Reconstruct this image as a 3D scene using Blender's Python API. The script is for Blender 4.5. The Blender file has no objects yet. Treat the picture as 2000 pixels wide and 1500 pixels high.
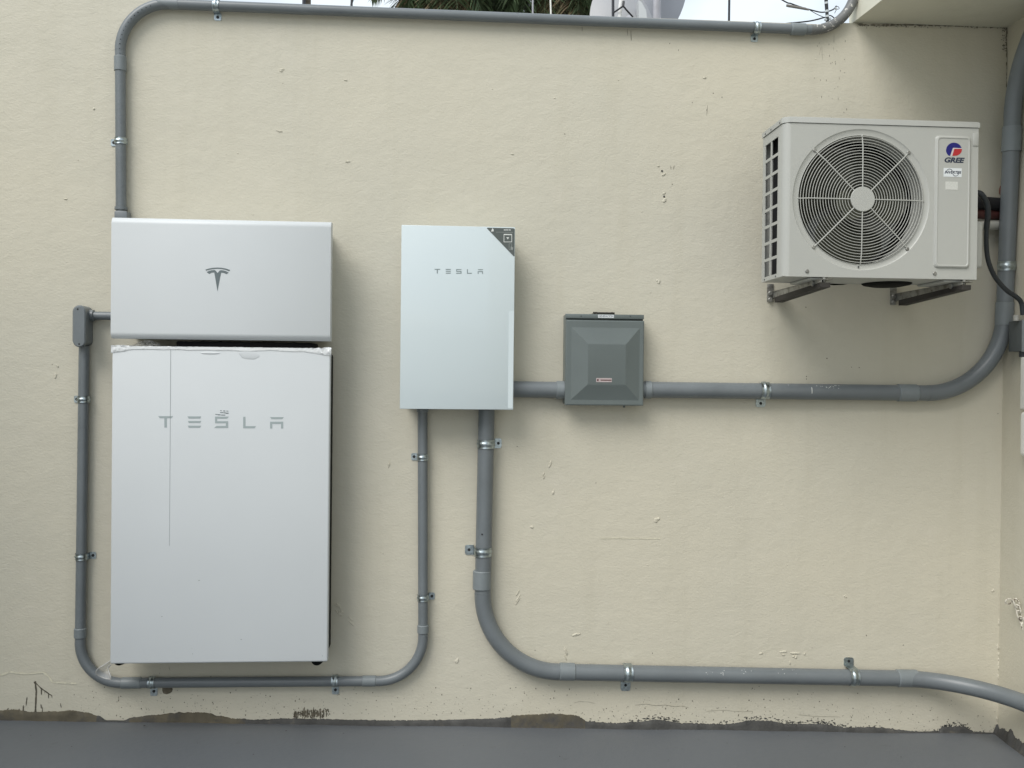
import bpy, bmesh, math, random
from mathutils import Vector, Matrix, noise as mnoise
random.seed(7)
PI = math.pi
SC = bpy.context.scene
COL = SC.collection

# ------------------------------------------------------------------ camera
F = 1800.0                      # focal length in photo pixels (2000 px wide)
YAW, PITCH, ROLL = math.radians(3.8726), math.radians(-0.4132), math.radians(0.5893)
D, H = 3.262, 1.225             # metres from the wall, metres above the terrace
fwd = Vector((math.sin(YAW)*math.cos(PITCH), math.cos(YAW)*math.cos(PITCH), math.sin(PITCH)))
rt = Vector((math.cos(YAW), -math.sin(YAW), 0))
up = rt.cross(fwd)
rt, up = math.cos(ROLL)*rt + math.sin(ROLL)*up, -math.sin(ROLL)*rt + math.cos(ROLL)*up
CAM = Vector((0, -D, H))
cd = bpy.data.cameras.new('camera')
cam = bpy.data.objects.new('camera', cd)
COL.objects.link(cam)
cd.sensor_width = 36
cd.lens = F/2000*36
cd.clip_start, cd.clip_end = 0.05, 2000
cam.matrix_world = Matrix(((rt.x, up.x, -fwd.x, CAM.x), (rt.y, up.y, -fwd.y, CAM.y), (rt.z, up.z, -fwd.z, CAM.z), (0, 0, 0, 1)))
SC.camera = cam

# ------------------------------------------------------------------ light: bright overcast
world = bpy.data.worlds.new('World')
SC.world = world
world.use_nodes = True
wt = world.node_tree
wt.nodes.clear()
N = wt.nodes.new
sky = N('ShaderNodeTexSky')
sky.sky_type = 'NISHITA'
sky.sun_disc = False
sky.sun_elevation = math.radians(58)
sky.sun_rotation = math.radians(215)
sky.dust_density = 2.5
tc = N('ShaderNodeTexCoord')
mp = N('ShaderNodeMapping')
mp.inputs['Scale'].default_value = (1.0, 1.0, 2.4)
nz = N('ShaderNodeTexNoise')
nz.inputs['Scale'].default_value = 2.3
nz.inputs['Detail'].default_value = 7
cr = N('ShaderNodeValToRGB')
cr.color_ramp.elements[0].position = 0.30
cr.color_ramp.elements[0].color = (0.35, 0.35, 0.35, 1)
cr.color_ramp.elements[1].position = 0.60
cr.color_ramp.elements[1].color = (0.93, 0.93, 0.93, 1)
mx = N('ShaderNodeMix')
mx.data_type = 'RGBA'
mx.inputs[7].default_value = (6.6, 7.2, 7.55, 1)     # cloud cover
bg = N('ShaderNodeBackground')
bg.inputs['Strength'].default_value = 0.10
wo = N('ShaderNodeOutputWorld')
L = wt.links.new
L(tc.outputs['Generated'], mp.inputs['Vector'])
L(mp.outputs['Vector'], nz.inputs['Vector'])
L(nz.outputs['Fac'], cr.inputs['Fac'])
L(cr.outputs['Color'], mx.inputs[0])
L(sky.outputs['Color'], mx.inputs[6])
L(mx.outputs[2], bg.inputs['Color'])
L(bg.outputs['Background'], wo.inputs['Surface'])
sl = bpy.data.lights.new('sun', 'SUN')
sl.energy = 1.5
sl.angle = math.radians(36)
sl.color = (1.0, 0.97, 0.92)
sun = bpy.data.objects.new('sun', sl)
COL.objects.link(sun)
sdir = Vector((-0.62, -0.72, 1.05)).normalized()    # towards the sun: high, behind and left of the camera
sun.rotation_euler = sdir.to_track_quat('Z', 'Y').to_euler()
sky.sun_elevation = math.asin(sdir.z)
sky.sun_rotation = math.atan2(sdir.x, sdir.y)
SC.view_settings.view_transform = 'Standard'
SC.view_settings.look = 'None'
SC.view_settings.gamma = 1
SC.view_settings.exposure = 0.64

# ------------------------------------------------------------------ helpers
def W(px, py, y=0.0):
    """point of the plane y = const seen at photo pixel (px, py)"""
    d = rt*((px-1000)/F) - up*((py-750)/F) + fwd
    return CAM + d*((y+D)/d.y)

def M(px, y=0.0, py=750):
    """metres per photo pixel at that depth"""
    return (W(px+1, py, y)-W(px, py, y)).length

MATS = {}
def mat(name, col, rough=0.5, metal=0.0, var=0.0, vscale=6.0, bump=0.0, bscale=200.0, spec=0.5, alpha=1.0, trans=0.0, dirt=None, stretch=(1, 1, 1), coat=0.0):
    if name in MATS: return MATS[name]
    m = bpy.data.materials.new(name)
    m.use_nodes = True
    t = m.node_tree
    b = t.nodes['Principled BSDF']
    b.inputs['Base Color'].default_value = (*col, 1)
    b.inputs['Roughness'].default_value = rough
    b.inputs['Metallic'].default_value = metal
    b.inputs['Specular IOR Level'].default_value = spec
    b.inputs['Alpha'].default_value = alpha
    b.inputs['Transmission Weight'].default_value = trans
    b.inputs['Coat Weight'].default_value = coat
    b.inputs['Coat Roughness'].default_value = 0.08
    n = t.nodes.new; l = t.links.new
    c = n('ShaderNodeTexCoord')
    mpn = n('ShaderNodeMapping'); mpn.inputs['Scale'].default_value = stretch
    l(c.outputs['Object'], mpn.inputs['Vector'])
    last = None
    if var:
        z = n('ShaderNodeTexNoise'); z.inputs['Scale'].default_value = vscale; z.inputs['Detail'].default_value = 5
        l(mpn.outputs['Vector'], z.inputs['Vector'])
        r = n('ShaderNodeMapRange')
        r.inputs['From Min'].default_value = 0.3; r.inputs['From Max'].default_value = 0.7
        r.inputs['To Min'].default_value = 1-var; r.inputs['To Max'].default_value = 1+var
        l(z.outputs['Fac'], r.inputs['Value'])
        x = n('ShaderNodeVectorMath'); x.operation = 'SCALE'
        x.inputs[0].default_value = col
        l(r.outputs['Result'], x.inputs['Scale'])
        last = x.outputs['Vector']
        rr = n('ShaderNodeMapRange')
        rr.inputs['To Min'].default_value = max(0.02, rough-0.08); rr.inputs['To Max'].default_value = min(1, rough+0.08)
        l(z.outputs['Fac'], rr.inputs['Value']); l(rr.outputs['Result'], b.inputs['Roughness'])
    if dirt:
        dcol, dscale, dlo, dhi = dirt
        z = n('ShaderNodeTexNoise'); z.inputs['Scale'].default_value = dscale; z.inputs['Detail'].default_value = 8; z.inputs['Roughness'].default_value = 0.65
        l(c.outputs['Object'], z.inputs['Vector'])
        r = n('ShaderNodeMapRange'); r.inputs['From Min'].default_value = dlo; r.inputs['From Max'].default_value = dhi
        l(z.outputs['Fac'], r.inputs['Value'])
        x = n('ShaderNodeMix'); x.data_type = 'RGBA'
        x.inputs[6].default_value = (*col, 1); x.inputs[7].default_value = (*dcol, 1)
        if last: l(last, x.inputs[6])
        l(r.outputs['Result'], x.inputs[0])
        last = x.outputs[2]
    if last: l(last, b.inputs['Base Color'])
    if bump:
        z = n('ShaderNodeTexNoise'); z.inputs['Scale'].default_value = bscale; z.inputs['Detail'].default_value = 3
        l(mpn.outputs['Vector'], z.inputs['Vector'])
        bp = n('ShaderNodeBump'); bp.inputs['Strength'].default_value = 1.0; bp.inputs['Distance'].default_value = bump
        l(z.outputs['Fac'], bp.inputs['Height']); l(bp.outputs['Normal'], b.inputs['Normal'])
    MATS[name] = m
    return m

def obj(name, bm, m, parent=None, smooth=35, recalc=True):
    if recalc: bmesh.ops.recalc_face_normals(bm, faces=bm.faces[:])
    root = parent
    while root is not None and root.parent is not None: root = root.parent
    if root is not None: bmesh.ops.translate(bm, vec=-Vector(root.location), verts=bm.verts[:])
    me = bpy.data.meshes.new(name)
    bm.to_mesh(me); bm.free()
    if smooth:
        me.polygons.foreach_set('use_smooth', [True]*len(me.polygons))
        me.set_sharp_from_angle(angle=math.radians(smooth))
    for q in (m if isinstance(m, (list, tuple)) else [m]): me.materials.append(q)
    o = bpy.data.objects.new(name, me)
    COL.objects.link(o)
    if parent is not None: o.parent = parent
    return o

def tag(o, label=None, cat=None, group=None, kind=None):
    if label: o['label'] = label
    if cat: o['category'] = cat
    if group: o['group'] = group
    if kind: o['kind'] = kind
    return o

def thing(name, label, cat, loc, group=None):
    o = bpy.data.objects.new(name, None)
    o.empty_display_size = 0.05
    COL.objects.link(o)
    o.location = loc
    return tag(o, label, cat, group)

def box(bm, x0, x1, y0, y1, z0, z1, bev=0.0, seg=2):
    r = bmesh.ops.create_cube(bm, size=1)
    vs = r['verts']
    for v in vs:
        v.co = Vector(((x0+x1)/2+v.co.x*(x1-x0), (y0+y1)/2+v.co.y*(y1-y0), (z0+z1)/2+v.co.z*(z1-z0)))
    if bev:
        es = list({e for v in vs for e in v.link_edges})
        bmesh.ops.bevel(bm, geom=es, offset=bev, segments=seg, profile=0.5, affect='EDGES')
    return bm

def B(*a, **k): return box(bmesh.new(), *a, **k)

def prism(bm, pts, ext):
    """polygon of 3-D points pushed along vector ext"""
    ext = Vector(ext)
    a = [bm.verts.new(p) for p in pts]; b = [bm.verts.new(Vector(p)+ext) for p in pts]
    n = len(a)
    bm.faces.new(a); bm.faces.new(b[::-1])
    for i in range(n): bm.faces.new((a[i], b[i], b[(i+1) % n], a[(i+1) % n]))
    return bm

def pxprism(bm, pxs, y, th):
    """pixel polygon on plane y, thickened by th towards the viewer's side"""
    return prism(bm, [W(p[0], p[1], y) for p in pxs], (0, -th, 0))

def tube(bm, pts, r, n=20, cap=True):
    pts = [Vector(p) for p in pts]
    rs = r if isinstance(r, (list, tuple)) else [r]*len(pts)
    rings = []
    t0 = (pts[1]-pts[0]).normalized()
    ref = Vector((0, 0, 1)) if abs(t0.z) < 0.9 else Vector((1, 0, 0))
    u = t0.cross(ref).normalized()
    for i, p in enumerate(pts):
        if i == 0: t = t0
        elif i == len(pts)-1: t = (pts[-1]-pts[-2]).normalized()
        else: t = ((pts[i+1]-p).normalized()+(p-pts[i-1]).normalized()).normalized()
        u = (u-t*u.dot(t)).normalized()
        v = t.cross(u)
        rings.append([bm.verts.new(p+(u*math.cos(2*PI*k/n)+v*math.sin(2*PI*k/n))*rs[i]) for k in range(n)])
    for a, b in zip(rings, rings[1:]):
        for k in range(n): bm.faces.new((a[k], a[(k+1) % n], b[(k+1) % n], b[k]))
    if cap: bm.faces.new(rings[0][::-1]); bm.faces.new(rings[-1])
    return bm

def disc(bm, c, axis, r, h, n=24, bev=0.0):
    """short round peg from c along axis"""
    c = Vector(c); a = Vector(axis).normalized()
    if bev: return tube(bm, [c, c+a*(h-bev), c+a*h], [r, r, r-bev], n)
    return tube(bm, [c, c+a*h], r, n)

def spline(pts, k=8):
    pts = [Vector(p) for p in pts]
    q = [pts[0]*2-pts[1]]+pts+[pts[-1]*2-pts[-2]]
    out = []
    for i in range(1, len(q)-2):
        a, b, c, d = q[i-1:i+3]
        for j in range(k):
            t = j/k
            out.append(0.5*((2*b)+(c-a)*t+(2*a-5*b+4*c-d)*t*t+(3*b-a-3*c+d)*t**3))
    out.append(pts[-1])
    return out

def text_bm(body, x, z, y, size, th=0.0006, sx=1.0, shear=0.0, offset=0.0, align='CENTER'):
    cu = bpy.data.curves.new('lettering', 'FONT')
    cu.body = body; cu.size = size; cu.extrude = th/2; cu.shear = shear; cu.offset = offset
    cu.align_x = align; cu.align_y = 'CENTER'
    o = bpy.data.objects.new('lettering', cu)
    COL.objects.link(o)
    bpy.context.view_layer.update()
    me = bpy.data.meshes.new_from_object(o.evaluated_get(bpy.context.evaluated_depsgraph_get()))
    bm = bmesh.new(); bm.from_mesh(me)
    bpy.data.objects.remove(o); bpy.data.curves.remove(cu); bpy.data.meshes.remove(me)
    for v in bm.verts: v.co = Vector((x+v.co.x*sx, y-v.co.z-th/2, z+v.co.y))
    return bm

# ------------------------------------------------------------------ materials
def wall_material(name, col):
    m = bpy.data.materials.new(name)
    m.use_nodes = True
    t = m.node_tree; n = t.nodes.new; l = t.links.new
    b = t.nodes['Principled BSDF']
    b.inputs['Roughness'].default_value = 0.62
    b.inputs['Specular IOR Level'].default_value = 0.35
    c = n('ShaderNodeTexCoord')
    def nodenoise(scale, detail, st=(1, 1, 1), rough=0.5, dist=0.0):
        mpn = n('ShaderNodeMapping'); mpn.inputs['Scale'].default_value = st
        l(c.outputs['Object'], mpn.inputs['Vector'])
        z = n('ShaderNodeTexNoise'); z.inputs['Scale'].default_value = scale; z.inputs['Detail'].default_value = detail
        z.inputs['Roughness'].default_value = rough; z.inputs['Distortion'].default_value = dist
        l(mpn.outputs['Vector'], z.inputs['Vector'])
        return z.outputs['Fac']
    def rng(v, a, b_, lo, hi):
        r = n('ShaderNodeMapRange'); r.inputs['From Min'].default_value = a; r.inputs['From Max'].default_value = b_
        r.inputs['To Min'].default_value = lo; r.inputs['To Max'].default_value = hi
        l(v, r.inputs['Value']); return r.outputs['Result']
    def mixc(f, a, b_):
        x = n('ShaderNodeMix'); x.data_type = 'RGBA'
        l(f, x.inputs[0])
        if isinstance(a, tuple): x.inputs[6].default_value = (*a, 1)
        else: l(a, x.inputs[6])
        x.inputs[7].default_value = (*b_, 1)
        return x.outputs[2]
    def math2(op, a, b_):
        x = n('ShaderNodeMath'); x.operation = op
        for i, q in enumerate((a, b_)):
            if isinstance(q, (int, float)): x.inputs[i].default_value = q
            else: l(q, x.inputs[i])
        return x.outputs[0]
    # broad roller patches, faint weather streaks, fine dust in the hollows
    k = mixc(rng(nodenoise(0.9, 4), 0.35, 0.7, 0, 0.8), col, (col[0]*0.91, col[1]*0.935, col[2]*0.975))
    k = mixc(rng(nodenoise(1.0, 6, (9, 9, 0.7), 0.6), 0.52, 0.8, 0, 0.5), k, (col[0]*0.86, col[1]*0.86, col[2]*0.84))
    k = mixc(rng(nodenoise(46, 6, (1, 1, 1), 0.7), 0.62, 0.8, 0, 0.45), k, (col[0]*0.78, col[1]*0.77, col[2]*0.72))
    k = mixc(rng(nodenoise(6, 5, (1, 1, 1), 0.6), 0.58, 0.72, 0, 0.35), k, (min(1, col[0]*1.06), min(1, col[1]*1.06), min(1, col[2]*1.1)))
    l(k, b.inputs['Base Color'])
    # hand-trowelled stucco relief
    h1 = nodenoise(88, 3, (1, 1, 1.7), 0.55, 0.4)
    h2 = nodenoise(22, 3, (1, 1, 1.5), 0.5, 0.5)
    h3 = nodenoise(3.2, 3)
    hh = math2('ADD', math2('MULTIPLY', h1, 0.30), math2('ADD', math2('MULTIPLY', h2, 0.42), math2('MULTIPLY', h3, 2.4)))
    bp = n('ShaderNodeBump'); bp.inputs['Strength'].default_value = 1.0; bp.inputs['Distance'].default_value = 0.0031
    l(hh, bp.inputs['Height']); l(bp.outputs['Normal'], b.inputs['Normal'])
    return m

CREAM = (0.572, 0.541, 0.443)
m_wall = wall_material('cream_stucco', CREAM)
m_slab = wall_material('pale_stucco', (0.68, 0.66, 0.55))
m_floor = mat('grey_floor_paint', (0.113, 0.124, 0.137), 0.5, var=0.05, vscale=1.6, bump=0.0006, bscale=60, dirt=((0.085, 0.092, 0.098), 14, 0.64, 0.78))
m_ground = mat('pale_concrete_ground', (0.42, 0.41, 0.38), 0.9, var=0.3, vscale=3, bump=0.01, bscale=20)
m_pvc = mat('grey_pvc', (0.147, 0.166, 0.178), 0.36, var=0.07, vscale=9, bump=0.00015, bscale=90, dirt=((0.24, 0.25, 0.25), 34, 0.66, 0.82))
m_pvc2 = mat('pale_pvc_fitting', (0.185, 0.21, 0.222), 0.42, var=0.06, vscale=14)
m_pvcw = mat('weathered_pvc', (0.135, 0.14, 0.14), 0.5, var=0.10, vscale=9, dirt=((0.56, 0.55, 0.51), 62, 0.57, 0.63))
m_zinc = mat('galvanised_steel', (0.40, 0.455, 0.475), 0.34, 1.0, var=0.28, vscale=110, bump=0.0005, bscale=160)
m_hole = mat('dark_screw', (0.012, 0.013, 0.015), 0.6)
m_white = mat('white_powder_coat', (0.595, 0.628, 0.65), 0.46, var=0.012, vscale=4, bump=0.00008, bscale=420, spec=0.5)
m_film = mat('white_film', (0.72, 0.745, 0.76), 0.22, var=0.02, vscale=7, bump=0.0004, bscale=14)
m_clear = mat('clear_film', (0.72, 0.72, 0.71), 0.15, var=0.03, vscale=30, alpha=0.42)
m_glass = mat('white_back_painted_glass', (0.585, 0.662, 0.69), 0.10, var=0.01, vscale=3, spec=0.5)
m_gedge = mat('pale_glass_edge', (0.72, 0.78, 0.76), 0.2)
m_black = mat('black_metal', (0.004, 0.004, 0.0045), 0.7, var=0.2, vscale=20, spec=0.12)
m_dgrey = mat('dark_grey_metal', (0.05, 0.055, 0.06), 0.5, var=0.1, vscale=20)
m_letter = mat('pale_grey_print', (0.33, 0.385, 0.395), 0.4)
m_letter2 = mat('grey_print', (0.22, 0.27, 0.28), 0.35)
m_emblem = mat('dark_grey_print', (0.125, 0.155, 0.165), 0.4)
m_seam = mat('grey_seam', (0.30, 0.33, 0.34), 0.5)
m_tri = mat('slate_sticker', (0.085, 0.10, 0.095), 0.45, var=0.04)
m_mark = mat('white_print', (0.66, 0.68, 0.66), 0.5)
m_mark2 = mat('dim_print', (0.26, 0.28, 0.27), 0.5)
m_jbox = mat('grey_enamel', (0.122, 0.146, 0.145), 0.38, var=0.05, vscale=5, bump=0.00025, bscale=70)
m_ac = mat('warm_white_enamel', (0.425, 0.434, 0.41), 0.42, var=0.02, vscale=3, bump=0.0001, bscale=300)
m_acw = mat('white_wire', (0.44, 0.448, 0.42), 0.4, var=0.02)
m_coil = mat('condenser_fins', (0.010, 0.011, 0.012), 0.8, var=0.4, vscale=3, stretch=(90, 90, 1))
m_in = mat('black_plastic', (0.006, 0.0065, 0.006), 0.8, spec=0.15)
m_fan = mat('grey_green_fan', (0.07, 0.074, 0.052), 0.5, var=0.12, vscale=12)
m_blue = mat('blue_print', (0.012, 0.012, 0.16), 0.4)
m_red = mat('red_print', (0.42, 0.025, 0.03), 0.4)
m_navy = mat('navy_print', (0.02, 0.03, 0.06), 0.4)
m_stick = mat('white_sticker', (0.70, 0.74, 0.76), 0.4)
m_silver = mat('silver_sticker', (0.58, 0.59, 0.56), 0.3, var=0.1, vscale=200)
m_steel = mat('stained_bracket_steel', (0.30, 0.30, 0.28), 0.45, 0.6, var=0.3, vscale=25, dirt=((0.10, 0.085, 0.07), 40, 0.5, 0.7))
m_steeld = mat('dark_bracket_steel', (0.028, 0.025, 0.022), 0.7, 0.0, var=0.3, vscale=30)
m_rubber = mat('black_rubber', (0.022, 0.027, 0.032), 0.55, var=0.2, vscale=30)
m_foam = mat('black_foam', (0.008, 0.008, 0.01), 0.9)
m_maroon = mat('maroon_tape', (0.055, 0.014, 0.012), 0.6, var=0.25, vscale=40)
m_orange = mat('rust_orange_tape', (0.13, 0.035, 0.02), 0.5, var=0.3, vscale=60)
m_wpipe = mat('dusty_white_plastic', (0.40, 0.40, 0.37), 0.5, var=0.08, vscale=20)
m_duct = mat('white_duct_plastic', (0.74, 0.74, 0.70), 0.45, var=0.03)
m_chain = mat('painted_chain', (0.66, 0.63, 0.55), 0.4, 0.0, var=0.15, vscale=80, dirt=((0.10, 0.07, 0.045), 90, 0.52, 0.60))
m_mortar = mat('brown_grey_mortar', (0.095, 0.083, 0.058), 0.85, var=0.3, vscale=16, bump=0.002, bscale=70, dirt=((0.06, 0.058, 0.055), 9, 0.50, 0.62))
m_mortard = mat('dark_grey_mortar', (0.058, 0.058, 0.056), 0.8, var=0.3, vscale=20, bump=0.002, bscale=80, dirt=((0.12, 0.11, 0.09), 12, 0.60, 0.70))
m_stain = mat('dark_stain', (0.095, 0.085, 0.065), 0.9, var=0.3, vscale=60)
m_faint = mat('faint_stain', (0.30, 0.28, 0.225), 0.9, var=0.3, vscale=60)
m_mould = mat('black_mould', (0.15, 0.14, 0.11), 0.9, var=0.4, vscale=60)
m_lump = mat('fresh_cream_plaster', (0.66, 0.63, 0.50), 0.7, var=0.06, vscale=60, bump=0.001, bscale=160)
m_dish = mat('grey_dish_paint', (0.33, 0.335, 0.35), 0.45, var=0.06, vscale=5)
m_dishd = mat('slate_dish_paint', (0.235, 0.25, 0.285), 0.45, var=0.06, vscale=5)
m_pole = mat('dark_pole', (0.02, 0.022, 0.03), 0.5, var=0.2, vscale=20)
m_gpole = mat('grey_pole', (0.33, 0.33, 0.36), 0.5, var=0.1, vscale=20)
m_cable = mat('black_cable', (0.012, 0.013, 0.016), 0.5, var=0.2, vscale=50)
m_closure = mat('grey_splice_plastic', (0.20, 0.19, 0.18), 0.6, var=0.1, vscale=30)
m_tapew = mat('pale_tape', (0.50, 0.54, 0.56), 0.5)
m_bark = mat('palm_bark', (0.115, 0.095, 0.07), 0.9, var=0.35, vscale=9, bump=0.02, bscale=14, stretch=(1, 1, 3))
m_frond = mat('palm_frond', (0.085, 0.125, 0.06), 0.5, var=0.35, vscale=3)
m_dry = mat('dry_palm_frond', (0.21, 0.165, 0.095), 0.7, var=0.35, vscale=3)

# ------------------------------------------------------------------ structure: ground, terrace, walls, slab
def zfloor(px): return W(px, 1410 + (px-400)*0.0150 if px > 400 else 1410+(px-400)*0.004, 0.0).z
XC = W(1958.5, 736, 0).x                      # inner corner
TOPZ = W(1000, 25, 0).z                       # top of the rear wall
zl, zr = W(0, 1405, 0).z, W(1950, 1432, 0).z
xl = W(0, 1410, 0).x
slope = (zr-zl)/(XC-xl)
def zf(x): return zl+(x-xl)*slope

bm = bmesh.new()
nx, ny = 60, 40
x0, x1, y0, y1 = -3.2, XC+0.5, -3.7, 0.2
vs = [[bm.verts.new((x0+(x1-x0)*i/nx, y0+(y1-y0)*j/ny, zf(x0+(x1-x0)*i/nx)+0.004*mnoise.noise(Vector((i*0.31, j*0.37, 0))))) for i in range(nx+1)] for j in range(ny+1)]
for j in range(ny):
    for i in range(nx): bm.faces.new((vs[j][i], vs[j][i+1], vs[j+1][i+1], vs[j+1][i]))
for (fx, fy, fs) in ((282, 1421, 4), (559, 1431, 2.5), (671, 1436, 2.2), (495, 1477, 1.8), (1093, 1481, 2), (770, 1424, 1.5), (1420, 1455, 1.6), (140, 1462, 1.8), (905, 1460, 1.3), (1650, 1462, 1.8), (1305, 1488, 1.4), (385, 1455, 1.4), (1540, 1440, 1.3), (1180, 1441, 1.2), (60, 1440, 1.4), (1760, 1482, 1.8)):
    d = rt*((fx-1000)/F)-up*((fy-750)/F)+fwd
    t_ = (zf(0)-CAM.z)/(d.z-slope*d.x)
    p = CAM+d*t_
    vs_ = [bm.verts.new((p.x+fs*0.0013*math.cos(k)*random.uniform(0.6, 1.3), p.y+fs*0.0013*math.sin(k)*random.uniform(0.6, 1.3), zf(p.x)+0.0065)) for k in (0, 1.1, 2.0, 3.3, 4.4, 5.3)]
    bm.faces.new(vs_).material_index = 1
tag(obj('terrace_floor', bm, [m_floor, mat('floor_grit', (0.035, 0.033, 0.03), 0.9)]), kind='structure')
tag(obj('ground', B(-600, 600, -600, 600, -0.6, -0.45), m_ground), kind='structure')

wall = thing('boundary_wall', 'cream stucco wall behind the white cabinets and grey conduits', 'wall', (-1.0, 0, -1.2))
bm = B(-7.0, XC+0.25, 0, 0.16, -0.5, TOPZ)
# broken mortar lump on the coping beside the slab
xm0, xm1 = W(1638, 46, 0).x, W(1672, 46, 0).x
box(bm, xm0, xm1+0.02, 0.002, 0.158, TOPZ-0.01, W(1650, 43, 0).z, 0.006)
SZ = W(1800, 48, 0).z
box(bm, xm1+0.021, XC+0.24, 0.0025, 0.157, TOPZ-0.01, SZ-0.0015)
obj('stucco', bm, m_wall, wall)

# unseen wall added out of frame to shade the left of the terrace
shade_wall = thing('side_wall', 'unseen cream wall added beyond the left edge to shade the terrace', 'wall', (-3.2, -1.2, -0.5))
obj('stucco', B(-3.2, -3.0, -3.2, -0.0, -0.5, TOPZ+0.4), m_wall, shade_wall)

side = thing('side_wall', 'cream return wall meeting the rear wall at the right edge', 'wall', (XC, -3, -1.2))
bm = bmesh.new()
LEAN = 0.07
prism(bm, [(XC, 0.0, -0.5), (XC-LEAN*6, -6, -0.5), (XC-LEAN*6+0.2, -6, -0.5), (XC+0.2, 0.0, -0.5)], (0, 0, TOPZ+0.5+2.0))
obj('stucco', bm, m_wall, side)
def XS(y): return XC+LEAN*y                   # face of the return wall at depth y

slab = thing('roof_slab', 'cream concrete roof slab overhanging the upper right corner', 'roof', (XC-0.3, -1.0, SZ))
bm = bmesh.new()
a = W(1669, 47, 0).x
prism(bm, [(a-0.005, 0.035, SZ), (a+0.07, -1.35, SZ), (XS(-1.35)+0.03, -1.35, SZ), (XC+0.03, 0.035, SZ)], (0, 0, 0.42))
obj('slab', bm, m_slab, slab)

# mortar lip where the wall meets the terrace
PROF = [(-200, 1388), (0, 1387), (30, 1385), (60, 1390), (110, 1389), (140, 1387), (170, 1391), (190, 1397), (212, 1407), (236, 1408), (262, 1400), (300, 1396), (350, 1391), (400, 1391), (430, 1398), (460, 1403), (500, 1404), (560, 1401), (620, 1402), (700, 1404), (760, 1405), (850, 1404), (950, 1401), (1000, 1397), (1040, 1395), (1080, 1393), (1120, 1396), (1150, 1407), (1200, 1410), (1250, 1407), (1280, 1402), (1340, 1410), (1420, 1412), (1470, 1403), (1500, 1404), (1540, 1411), (1600, 1411), (1660, 1419), (1700, 1418), (1800, 1428), (1832, 1427), (1840, 1417), (1880, 1416), (1905, 1428), (1950, 1434)]
def prof(px):
    for (x0_, a_), (x1_, b_) in zip(PROF, PROF[1:]):
        if x0_ <= px <= x1_:
            t = (px-x0_)/(x1_-x0_); t = t*t*(3-2*t)
            return a_+(b_-a_)*t
    return PROF[-1][1]
bm = bmesh.new()
prev = None
px = -200.0
while px <= 1952:
    jit = 1.6*mnoise.noise(Vector((px*0.11, 3, 0)))+1.3*mnoise.noise(Vector((px*0.43, 9, 0)))
    if px > 480: jit += (2.6 if px > 1150 else 1.0)*mnoise.noise(Vector((px*0.24, 1, 4)))
    p = W(px, prof(px)+jit, 0)
    th = 0.007+0.003*mnoise.noise(Vector((px*0.03, 5, 5)))
    zb = zf(p.x)
    if px > 1142 or 480 < px < 1000: p.z = zb+(p.z-zb)*0.86
    zt = max(p.z, zb+0.003)
    row = [bm.verts.new(q) for q in ((p.x, 0.002, zt), (p.x, -th*0.7, zt-0.002), (p.x, -th*1.2, (zt+zb)/2), (p.x, -th*1.35, zb+0.004), (p.x, -th*1.5-0.001, zb-0.003))]
    if prev:
        dark = px > 1142 or 480 < px < 1000 or (190 < px < 255)
        for i in range(4): bm.faces.new((prev[i], row[i], row[i+1], prev[i+1])).material_index = 1 if dark else 0
    prev = row
    px += 2.0
obj('mortar_lip', bm, [m_mortar, m_mortard], wall, smooth=60)
# same lip on the return wall
bm = bmesh.new()
prev = None
for i in range(160):
    y = -i*0.006
    x = XS(y)
    zt = zf(x)+0.035+0.03*mnoise.noise(Vector((i*0.16, 0, 7)))+0.008*mnoise.noise(Vector((i*0.7, 3, 1)))
    row = [bm.verts.new(q) for q in ((x+0.002, y, zt), (x-0.006, y, zt-0.003), (x-0.02, y, zf(x)-0.002))]
    if prev:
        for k in range(2): bm.faces.new((prev[k], row[k], row[k+1], prev[k+1]))
    prev = row
obj('mortar_lip', bm, m_mortard, side, smooth=60)

# marks on the wall ---------------------------------------------------------
def ribbon(bm, pxs, w, y=0.0, th=0.0008, jitter=0.25):
    pts = [Vector((p[0], p[1], 0)) for p in pxs]
    fine = []
    for a_, b_ in zip(pts, pts[1:]):
        k = max(1, int((b_-a_).length/3))
        fine += [a_.lerp(b_, i/k) for i in range(k)]
    fine.append(pts[-1])
    lft, rgt = [], []
    for i, p in enumerate(fine):
        t = (fine[min(i+1, len(fine)-1)]-fine[max(i-1, 0)]).normalized()
        nrm = Vector((-t.y, t.x, 0))
        ww = w*(0.5+random.uniform(-jitter, jitter)*0.5)
        if i in (0, len(fine)-1): ww *= 0.35
        lft.append(p+nrm*ww); rgt.append(p-nrm*ww)
    for i in range(len(fine)-1):
        q = [lft[i], lft[i+1], rgt[i+1], rgt[i]]
        f = [bm.verts.new(W(v.x, v.y, y)-Vector((0, th, 0))) for v in q]
        bm.faces.new(f)
    return bm
def blob(bm, px, py, rx, ry, y=0.0, th=0.0007, n=9, rag=0.35):
    pts = []
    for k in range(n):
        a_ = 2*PI*k/n
        s = 1+random.uniform(-rag, rag)
        pts.append((px+rx*s*math.cos(a_), py+ry*s*math.sin(a_)))
    vs_ = [bm.verts.new(W(p[0], p[1], y)-Vector((0, th, 0))) for p in pts]
    bm.faces.new(vs_)

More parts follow.
